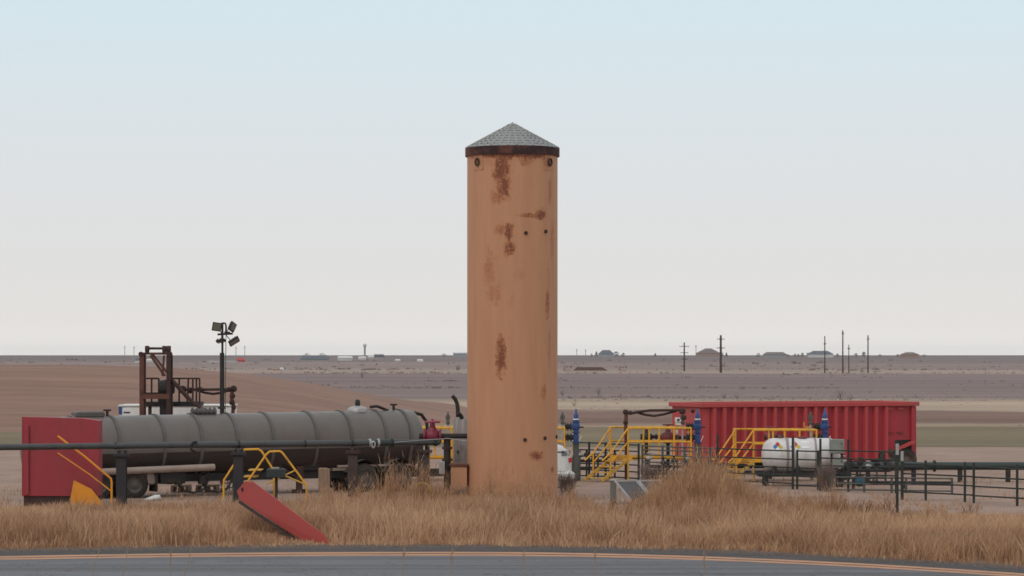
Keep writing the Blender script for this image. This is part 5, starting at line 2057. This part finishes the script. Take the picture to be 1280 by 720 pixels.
def far_tree(px, pyb, hpx, wpx, D, label, kind, group, name='far_tree'):
    x = X(px, D)
    zb = Zz(pyb, D) if D < 850 else gz(D) - .3
    h_ = hpx / F * D
    w = wpx / F * D
    r_ = random.Random(int(px * 7 + D))
    o = thing(name, label, 'tree' if name != 'far_shrub' else 'shrub', (x, D, zb), group)
    m = MB()
    m.tube([(x, D, zb - .2), (x + w * .03, D, zb + h_ * .55)], [h_ * .035, h_ * .015], 6)
    if kind == 'bare':
        for i in range(16):
            a = r_.uniform(0, 2 * pi)
            z0 = zb + h_ * r_.uniform(.15, .55)
            L = r_.uniform(.5, 1)
            e = Vector((x + cos(a) * w * .5 * L, D + sin(a) * w * .5 * L, min(zb + h_, z0 + h_ * r_.uniform(.25, .6))))
            m.tube([(x, D, z0), ((x + e.x) / 2, (D + e.y) / 2, z0 * .4 + e.z * .6), e], [h_ * .014, h_ * .009, h_ * .003], 4, False)
    m.build('trunk', M['far_twig' if kind == 'bare' else 'bark'], o)
    m = MB()
    n = 260 if kind == 'bare' else 170
    for i in range(n):
        a, u_, q = r_.uniform(0, 2 * pi), sqrt(r_.random()), r_.random()
        if kind == 'bare':
            z = zb + h_ * (.25 + .75 * q)
            rad = w * .5 * sin(pi * min(1, .15 + .8 * q)) * u_
            s = h_ * .10
            c_ = Vector((x + cos(a) * rad, D + sin(a) * rad, z))
            d = Vector((cos(a) * r_.uniform(.2, 1), sin(a), r_.uniform(.5, 1.6))).normalized() * s
            pr = Vector((r_.uniform(-1, 1), r_.uniform(-1, 1), 0)).normalized() * h_ * .008
            m.add([c_ - pr, c_ + pr, c_ + d], [(0, 1, 2)])
        else:
            z = zb + h_ * (.12 + .86 * q)
            prof = (1 - q) * .9 + .1 if kind == 'cone' else sin(pi * (.12 + .82 * q))
            rad = w * .5 * prof * u_
            s = h_ * .12
            c_ = Vector((x + cos(a) * rad, D + sin(a) * rad, z))
            vs = [c_ + Vector((r_.uniform(-s, s), r_.uniform(-s, s), r_.uniform(-s, s))) for _ in range(3)]
            m.add(vs, [(0, 1, 2)])
    m.build('crown', M['far_twig'] if kind == 'bare' else M['conifer'], o)
    return o
G1 = 'trees round the skyline houses'
sky_trees = [(739.5, 3, 3, 'round', 'tiny dark shrub left of the trees by the rounded grey house'), (745.5, 5.5, 6, 'cone', 'dark conifer at the near corner of the rounded grey house'),
             (763.5, 4.5, 4, 'cone', 'small dark conifer in front of the rounded grey house'), (770, 5.5, 9, 'round', 'broad dark tree past the rounded grey house'), (779, 4, 5, 'round', 'last small tree past the rounded grey house'),
             (819, 3.4, 2.5, 'round', 'single tiny tree alone on the skyline'), (902, 5, 5, 'round', 'dark tree behind the thick utility pole'), (908, 4.5, 4, 'cone', 'dark tree just past the brown house'),
             (948, 3.5, 7, 'round', 'low dark shrub before the long low house'), (994, 3, 6, 'round', 'low dark shrub just past the long low house'), (1003, 4, 5, 'round', 'dark shrub midway between the two skyline houses'),
             (985, 2.2, 5, 'round', 'lowest shrub touching the end of the long low house'), (998, 2.4, 5, 'round', 'small shrub among the low hedge before the wide pale house'), (1047, 3.2, 5, 'round', 'low tree just past the wide pale house'), (1100, 2.0, 6, 'round', 'very low shrub past the last utility pole'), (1122, 2.4, 4, 'round', 'tiny shrub before the reddish tan house'), (1155, 2.0, 7, 'round', 'very low shrub past the reddish tan house'), (384, 3.4, 9, 'round', 'dark trees behind the long dark barn'), (403, 3.6, 10, 'round', 'dark tree at the end of the long dark barn'), (555, 3.0, 8, 'round', 'dark low trees before the pale grey flat shed'), (1010, 4.2, 5, 'round', 'dark tree at the near corner of the wide pale house'), (1070, 3.4, 6, 'round', 'low shrub between the two utility poles past the wide house'), (1080, 5.5, 5, 'round', 'rounded tree beside the last utility pole')]
for (px, h_, w, k, lab) in sky_trees:
    far_tree(px, 446, h_ + 1.2, w, 1880, lab, k, G1)
G2 = 'bare trees and brush along the field edges'
bare = [(453, 474, 9, 9, 560, 'bare tree standing on the far field beyond the hill shoulder'), (748, 496, 11, 9, 320, 'bare spindly tree in the field between the flare tower and the poles'),
        (703, 497, 9, 7, 318, 'dark bare tree touching the edge of the flare tower'), (776, 497, 5, 8, 318, 'low bare brush past the spindly bare tree'), (811, 498, 6, 7, 318, 'small bare brush before the red tank'),
        (905, 500, 9, 9, 305, 'bare brush clump above the near end of the red tank'), (921, 500, 8, 15, 300, 'wide bare brush above the red tank ribs'), (966, 501, 5, 9, 300, 'pale low brush behind the red tank rim'),
        (1012, 502, 6, 10, 300, 'low brush left of the large bare brush'), (1050, 502, 14, 17, 300, 'largest bare brush clump behind the red tank'), (1063, 502, 9, 13, 298, 'bare brush clump joining the largest one'),
        (1087, 492, 4, 9, 340, 'small dark bush in the grey field'), (1131, 503, 6, 9, 296, 'reddish low brush at the far end of the red tank'), (1145, 499, 5, 5, 310, 'small bush past the end of the red tank'), (718, 509, 7, 10, 262, 'low bare brush above the first blue wellhead')]
for (px, pyb, h_, w, D, lab) in bare:
    far_tree(px, pyb, h_, w, D, lab, 'bare', G2, 'bare_tree')

# low dry brush standing at the fence
def dry_bush(px, D, h_, w, label, n=260, mm='twig', ht=None):
    r_ = random.Random(int(px))
    x = X(px, D)
    o = thing('dry_bush', label, 'bush', (x, D, 0), 'dry grey bushes on the pad')
    for nm, n_, k in (('stem', 22, .012), ('twigs', n, .006)):
        m = MB()
        for i in range(n_):
            a = r_.uniform(0, 2 * pi)
            u_ = r_.random()
            z0 = 0 if nm == 'stem' else h_ * r_.uniform(.1, .7)
            b_ = Vector((x + cos(a) * w * .3 * u_ * (z0 / h_ * .6 + .75), D + sin(a) * w * .3 * u_ * (z0 / h_ * .6 + .75), z0))
            a += r_.uniform(-1.2, 1.2)
            e = b_ + Vector((cos(a) * w * .42 * r_.uniform(.1, 1), sin(a) * w * .35, h_ * r_.uniform(.35, 1) * (1 - z0 / h_ * .6)))
            p = Vector((1, 0, 0)) * k
            mid = b_.lerp(e, .5) + Vector((r_.uniform(-.08, .08), 0, .05))
            m.add([b_ - p, b_ + p, mid + p * .7, mid - p * .7, e], [(0, 1, 2, 3), (3, 2, 4)])
        m.build(nm, M[mm], o)
dry_bush(1032, 98, .95, 1.0, 'dry grey bush growing in front of the white tank end')
dry_bush(708, 96, .75, 1.0, 'dry dark bush under the truck hood beside the flare tower')
dry_bush(888, 101, .9, 1.3, 'dry dark bush at the foot of the stair by the red tank')
dry_bush(815, 103, .8, 1.4, 'dry tangled bush behind the weathered grey rails')
dry_bush(573, 89.6, .55, .8, 'dry dark bush at the burner box of the flare tower', 160)

# ------------------------------------------------------------------ dry grass
def grass_material(name, cols):
    m, t, b = nt(name)
    at = t.nodes.new('ShaderNodeAttribute')
    at.attribute_name = 'tone'
    ramp = t.nodes.new('ShaderNodeValToRGB')
    els = ramp.color_ramp.elements
    for i, c in enumerate(cols):
        p = i / (len(cols) - 1)
        if i < 2:
            els[i].position = p
            els[i].color = (*c, 1)
        else:
            els.new(p).color = (*c, 1)
    t.links.new(at.outputs['Fac'], ramp.inputs[0])
    t.links.new(ramp.outputs[0], b.inputs['Base Color'])
    b.inputs['Roughness'].default_value = .9
    b.inputs['Specular IOR Level'].default_value = .1
    tl = t.nodes.new('ShaderNodeBsdfTranslucent')
    t.links.new(ramp.outputs[0], tl.inputs['Color'])
    mx = t.nodes.new('ShaderNodeMixShader')
    mx.inputs[0].default_value = .35
    t.links.new(b.outputs[0], mx.inputs[1])
    t.links.new(tl.outputs[0], mx.inputs[2])
    t.links.new(mx.outputs[0], t.nodes['Material Output'].inputs['Surface'])
    return m

def blades(name, x, y, h, w, lean, tone, m, z0=0.0, az=None):
    """curved blades of five vertices each"""
    n = len(x)
    a = rng.uniform(0, 2 * pi, n) if az is None else az
    wx, wy = np.cos(a) * w / 2, np.sin(a) * w / 2 * .6
    la = rng.uniform(0, 2 * pi, n)
    lx, ly = np.cos(la) * lean + .14 * h * (vnoise(x, y, 1.3, 91) * 2 - .6), np.sin(la) * lean
    zb = np.full(n, z0) if np.isscalar(z0) else z0
    v = np.empty((n, 5, 3))
    v[:, 0] = np.stack([x - wx, y - wy, zb], -1)
    v[:, 1] = np.stack([x + wx, y + wy, zb], -1)
    mx, my = x + lx * .35, y + ly * .35
    v[:, 2] = np.stack([mx + wx * .8, my + wy * .8, zb + h * .55], -1)
    v[:, 3] = np.stack([mx - wx * .8, my - wy * .8, zb + h * .55], -1)
    v[:, 4] = np.stack([x + lx, y + ly, zb + h], -1)
    b = np.arange(n)[:, None] * 5
    tri = np.concatenate([b + np.array([[0, 1, 2]]), b + np.array([[0, 2, 3]]), b + np.array([[3, 2, 4]])], 1).reshape(-1, 3)
    me = mesh_np(name, v.reshape(-1, 3), tri)
    at = me.attributes.new('tone', 'FLOAT', 'POINT')
    at.data.foreach_set('value', np.repeat(np.clip(tone, 0, 1), 5).astype(np.float32))
    me.materials.append(m)
    o = bpy.data.objects.new(name, me)
    C.objects.link(o)
    o['kind'] = 'stuff'
    return o
M['grass'] = grass_material('dry_grass', [(.24, .13, .076), (.48, .28, .168), (.66, .415, .255), (.80, .55, .36)])
M['weeds'] = grass_material('dry_weeds', [(.24, .125, .072), (.44, .25, .14), (.58, .345, .20), (.68, .44, .265)])

def back_edge(x):
    px = 640 + x / 85 * F
    return np.interp(px, [0, 105, 300, 420, 560, 720, 760, 900, 1000, 1060, 1180, 1300], [84.5, 84.5, 86, 88.5, 89.5, 89.5, 88, 89.5, 88.5, 84.5, 84, 84])
N = 400000
gx = rng.uniform(-21, 21, N)
d0 = line_d(gx) + 2.0 + 1.1 * vnoise(gx, gx * 0, .7, 9) ** 2 + .7 * vnoise(gx, gx * 0, 3.1, 19)
d1 = back_edge(gx)
gy = d0 + (d1 - d0) * rng.random(N)
cl = vnoise(gx, gy, 1.1, 21) * .6 + vnoise(gx, gy, .35, 22) * .4
big = vnoise(gx, gy, 4.0, 23)
keep = rng.random(N) < .06 + 1.15 * cl * np.clip(.35 + 1.3 * vnoise(gx, gy, 1.9, 24), 0, 1.2)
gx, gy, cl, big, d0, d1 = (q[keep] for q in (gx, gy, cl, big, d0, d1))
n = len(gx)
front = np.clip((gy - d0) / 1.6, 0.25, 1)
back = np.clip((d1 - gy) / 3.0, .3, 1)
hh = (.30 + .38 * cl + .25 * big) * front * rng.uniform(.6, 1.25, n)
sil = np.interp(640 + gx / gy * F, [0, 105, 300, 360, 420, 560, 700, 740, 770, 815, 900, 1000, 1060, 1180, 1300], [630, 630, 628, 632, 622, 624, 622, 630, 639, 632, 626, 634, 642, 643, 643])
cap = np.clip(H - (sil - HY) / F * gy, .05, 2)
hh = np.minimum(hh, cap * (.35 + .9 * vnoise(gx, gy, .8, 77)) * rng.uniform(.6, 1.35, n))
pxb = 640 + gx / gy * F
bd = 75.5 + (pxb - 300) * (71.0 - 75.5) / 112
hh = np.where((pxb > 285) & (pxb < 424) & (gy < bd + .2), hh * np.interp(pxb, [285, 300, 410, 424], [1, .3, .25, 1]), hh)
tone = .20 + .40 * cl + .45 * (vnoise(gx, gy, 2.3, 31) - .35) + .2 * (vnoise(gx, gy, .5, 33) - .5) + rng.normal(0, .17, n)
wd = np.where(rng.random(n) < .12, rng.uniform(.03, .055, n), rng.uniform(.010, .026, n))
blades('dry_grass', gx, gy, hh, wd, hh * rng.uniform(.05, .8, n), tone, M['grass'])
# lone tall stems and bent seed stalks standing out of the grass
ns_ = 8500
tx = rng.uniform(-20, 20, ns_)
ty = line_d(tx) + rng.uniform(2.8, 17, ns_)
kk = (vnoise(tx, ty, 1.7, 61) * .7 + vnoise(tx, ty, .5, 62) * .3 > .45) & (ty < back_edge(tx))
tx, ty = tx[kk], ty[kk]
pxs = 640 + tx / ty * F
kk = ~((pxs > 280) & (pxs < 424) & (ty < 77))
tx, ty, pxs = tx[kk], ty[kk], pxs[kk]
th = rng.uniform(.35, 1.25, len(tx)) * np.interp(pxs, [0, 300, 420, 700, 760, 900, 1050, 1280], [.8, .75, 1.1, 1.05, .75, 1.05, .7, .7]) * np.interp(ty, [70, 80, 88], [1, .85, .55])
blades('seed_stalks', tx, ty, th, rng.uniform(.010, .020, len(tx)), th * rng.uniform(.05, .5, len(tx)), rng.uniform(.2, 1.0, len(tx)), M['grass'])
# dark dead forbs standing between the grass
FX, FY_, FH, FL_, FT = [], [], [], [], []
for _ in range(150):
    D_ = rng.uniform(71.5, 86)
    cx = X(rng.uniform(-20, 1300), D_)
    p_ = 640 + cx / D_ * F
    if D_ < line_d(cx) + 3 or D_ > back_edge(cx) or (270 < p_ < 430 and D_ < 78) or (735 < p_ < 800 and D_ > 78): continue
    ns = int(rng.integers(8, 22))
    ph = rng.uniform(.35, .95)
    FX.append(cx + rng.normal(0, .10, ns)); FY_.append(D_ + rng.normal(0, .1, ns))
    hs = ph * rng.uniform(.3, 1, ns)
    FH.append(hs); FL_.append(hs * rng.uniform(.1, .7, ns)); FT.append(np.full(ns, rng.uniform(0, .22)))
FX, FY_, FH, FL_, FT = (np.concatenate(q) for q in (FX, FY_, FH, FL_, FT))
blades('dead_forbs', FX, FY_, FH, rng.uniform(.014, .032, len(FX)), FL_, FT + rng.normal(0, .06, len(FX)), M['weeds'])
# thatch low on the pad side and around the equipment
N = 26000
gx = rng.uniform(-22, 22, N)
gy = rng.uniform(85, 108, N)
k = (vnoise(gx, gy, 1.4, 41) > .58) & (rng.random(N) < np.interp(gy, [85, 90, 100, 108], [1, .7, .3, .2]))
gx, gy = gx[k], gy[k]
n = len(gx)
blades('pad_weeds', gx, gy, rng.uniform(.05, .22, n), rng.uniform(.015, .03, n), rng.uniform(.02, .1, n), rng.uniform(.1, .8, n), M['weeds'], .03)

# tall weed clumps: plants with many thin stalks fanning from one root
# (column, distance, spread in columns, spread in distance, plants, tallest, tone)
clumps = [(872, 84.5, 28, 1.4, 210, 2.0, .05), (842, 83.5, 22, 1.3, 90, 1.6, 0.03), (912, 85, 22, 1.3, 80, 1.45, 0.03), (960, 84, 36, 1.5, 70, .95, .05), (822, 81.5, 22, 1.2, 60, .95, .05),
          (524, 86.4, 22, .9, 26, 2.1, -.03), (484, 86.4, 22, .9, 22, 1.9, .0), (440, 86.2, 20, .9, 26, 1.15, .05), (405, 85, 20, 1.2, 22, .95, .08), (555, 87, 14, .8, 18, 1.05, .05),
          (608, 87.2, 12, .6, 8, 1.9, .1), (636, 86.8, 14, .6, 12, 2.0, .1), (664, 87.2, 14, .6, 9, 1.9, .1), (595, 86.4, 14, .8, 9, 1.1, .05), (705, 88, 12, .8, 16, .9, .0),
          (1050, 81, 16, 1, 8, 1.25, -.1), (1010, 82, 26, 1, 18, .95, 0), (1035, 83, 12, .6, 8, 1.35, -.1), (340, 82, 24, 1.3, 18, .75, .1), (860, 78, 70, 2, 90, .75, .05),
          (1110, 77, 60, 2, 40, .6, .1), (430, 83, 60, 2.5, 90, .8, .08), (560, 83, 70, 2.5, 130, .8, .08), (670, 83.5, 50, 2.2, 90, .85, .08), (860, 82, 60, 2.4, 190, 1.0, .02), (980, 81, 60, 2.5, 90, .75, .05), (330, 80, 50, 2, 40, .6, .1), (180, 79, 60, 2.2, 50, .55, .1), (1080, 80, 60, 2, 40, .65, .05), (250, 78, 100, 3, 50, .6, .1), (540, 77, 90, 3, 70, .75, .1), (690, 80, 60, 2.5, 50, .6, .1)]
XS, YS, HS, LN, AZ, TN = [], [], [], [], [], []
for (px, D, sx, sy, npl, hm, tn) in clumps:
    for _ in range(npl):
        off = rng.normal(0, 1)
        D_ = D + rng.normal(0, sy)
        cx = X(px + off * sx, D_)
        if D_ < line_d(cx) + 2.8: continue
        ph = hm * (.45 + .55 * math.exp(-off * off * .45)) * rng.uniform(.4, 1.05)
        ns = int(rng.integers(14, 30)) if hm < 1.75 or px > 800 else int(rng.integers(9, 18))
        XS.append(cx + rng.normal(0, .07, ns)); YS.append(D_ + rng.normal(0, .07, ns))
        hs = ph * rng.uniform(.35, 1.0, ns)
        HS.append(hs); LN.append(hs * rng.uniform(.03, .30, ns)); TN.append(np.full(ns, .44 + tn + rng.normal(0, .13)))
x, y, h, ln, tn = (np.concatenate(q) for q in (XS, YS, HS, LN, TN))
n = len(x)
blades('tall_weeds', x, y, h, rng.uniform(.010, .020, n), ln, tn + rng.normal(0, .15, n), M['weeds'])
# side twigs and seed heads on the tall stalks
x2, y2, h2, t2 = (np.repeat(q, 3) for q in (x, y, h, tn))
q = rng.uniform(.35, .95, len(x2))
L = h2 * rng.uniform(.08, .26, len(x2))
sp = h2 * q * .14
blades('weed_twigs', x2 + .10 * h2 * q ** 2 + rng.normal(0, 1, len(x2)) * sp, y2 + rng.normal(0, 1, len(x2)) * sp, L, rng.uniform(.008, .018, len(x2)), L * rng.uniform(.3, .9, len(x2)),
       t2 + rng.normal(0, .18, len(x2)), M['weeds'], h2 * q)
# separate stalks on the near side of the road, rising into the view
for i, (pb, pt_, yt, lab) in enumerate(((105, 128, 672, 'thin pale stalk leaning by the far left of the road'), (148, 165, 655, 'pale stalk crossing the road behind the first leaning stalk'), (224, 245, 655, 'tallest pale stalk leaning across the road line'), (213, 213, 690, 'short upright pale stalk beside the tallest leaning stalk'),
                                       (498, 507, 680, 'pale stalk crossing the road below the weeds'), (563, 565, 688, 'short pale stalk rising over the road below the flare tower'), (654, 655, 690, 'short upright stalk over the road past the flare tower'), (743, 744, 690, 'short stalk over the road near the litter'), (882, 880, 692, 'short stalk over the road at the tall weeds'))):
    D = 54.5
    a = W(pb - 12 * (pt_ - pb) / 40, 752, D)
    b_ = W(pt_, yt, D)
    o = thing('grass_stalk', lab, 'stalk', (a.x, D, 0), 'pale stalks on the near side of the road')
    m = MB()
    m.tube([(a.x, D, 0), W((pb + pt_) / 2, (752 + yt) / 2 + 4, D), b_], [.009, .008, .004], 5)
    m.build('stem', M['straw'], o)
    m = MB()
    r_ = random.Random(i)
    d = (b_ - a).normalized()
    for k in range(14):
        c_ = b_ - d * r_.uniform(0, .3)
        e = c_ + d * .08 + Vector((r_.uniform(-.05, .05), r_.uniform(-.05, .05), .03))
        p = Vector((.008, 0, 0))
        m.add([c_ - p, c_ + p, e], [(0, 1, 2)])
    m.build('seed_head', M['straw'], o)

# ------------------------------------------------------------------ air: thin dusty haze over the plain
m, t, b = nt('haze_air')
t.nodes.remove(b)
pv = t.nodes.new('ShaderNodeVolumePrincipled')
pv.inputs['Color'].default_value = (.93, .92, .95, 1)
pv.inputs['Density'].default_value = .00007
pv.inputs['Anisotropy'].default_value = 0.0
t.links.new(pv.outputs[0], t.nodes['Material Output'].inputs['Volume'])
hz = MB()
hz.box((0, 2260, 8.0), (5400, 4800, 18.8))
o = hz.build('haze', m)
o['kind'] = 'stuff'

for o in bpy.data.objects:
    if '_base' in o:
        del o['_base']
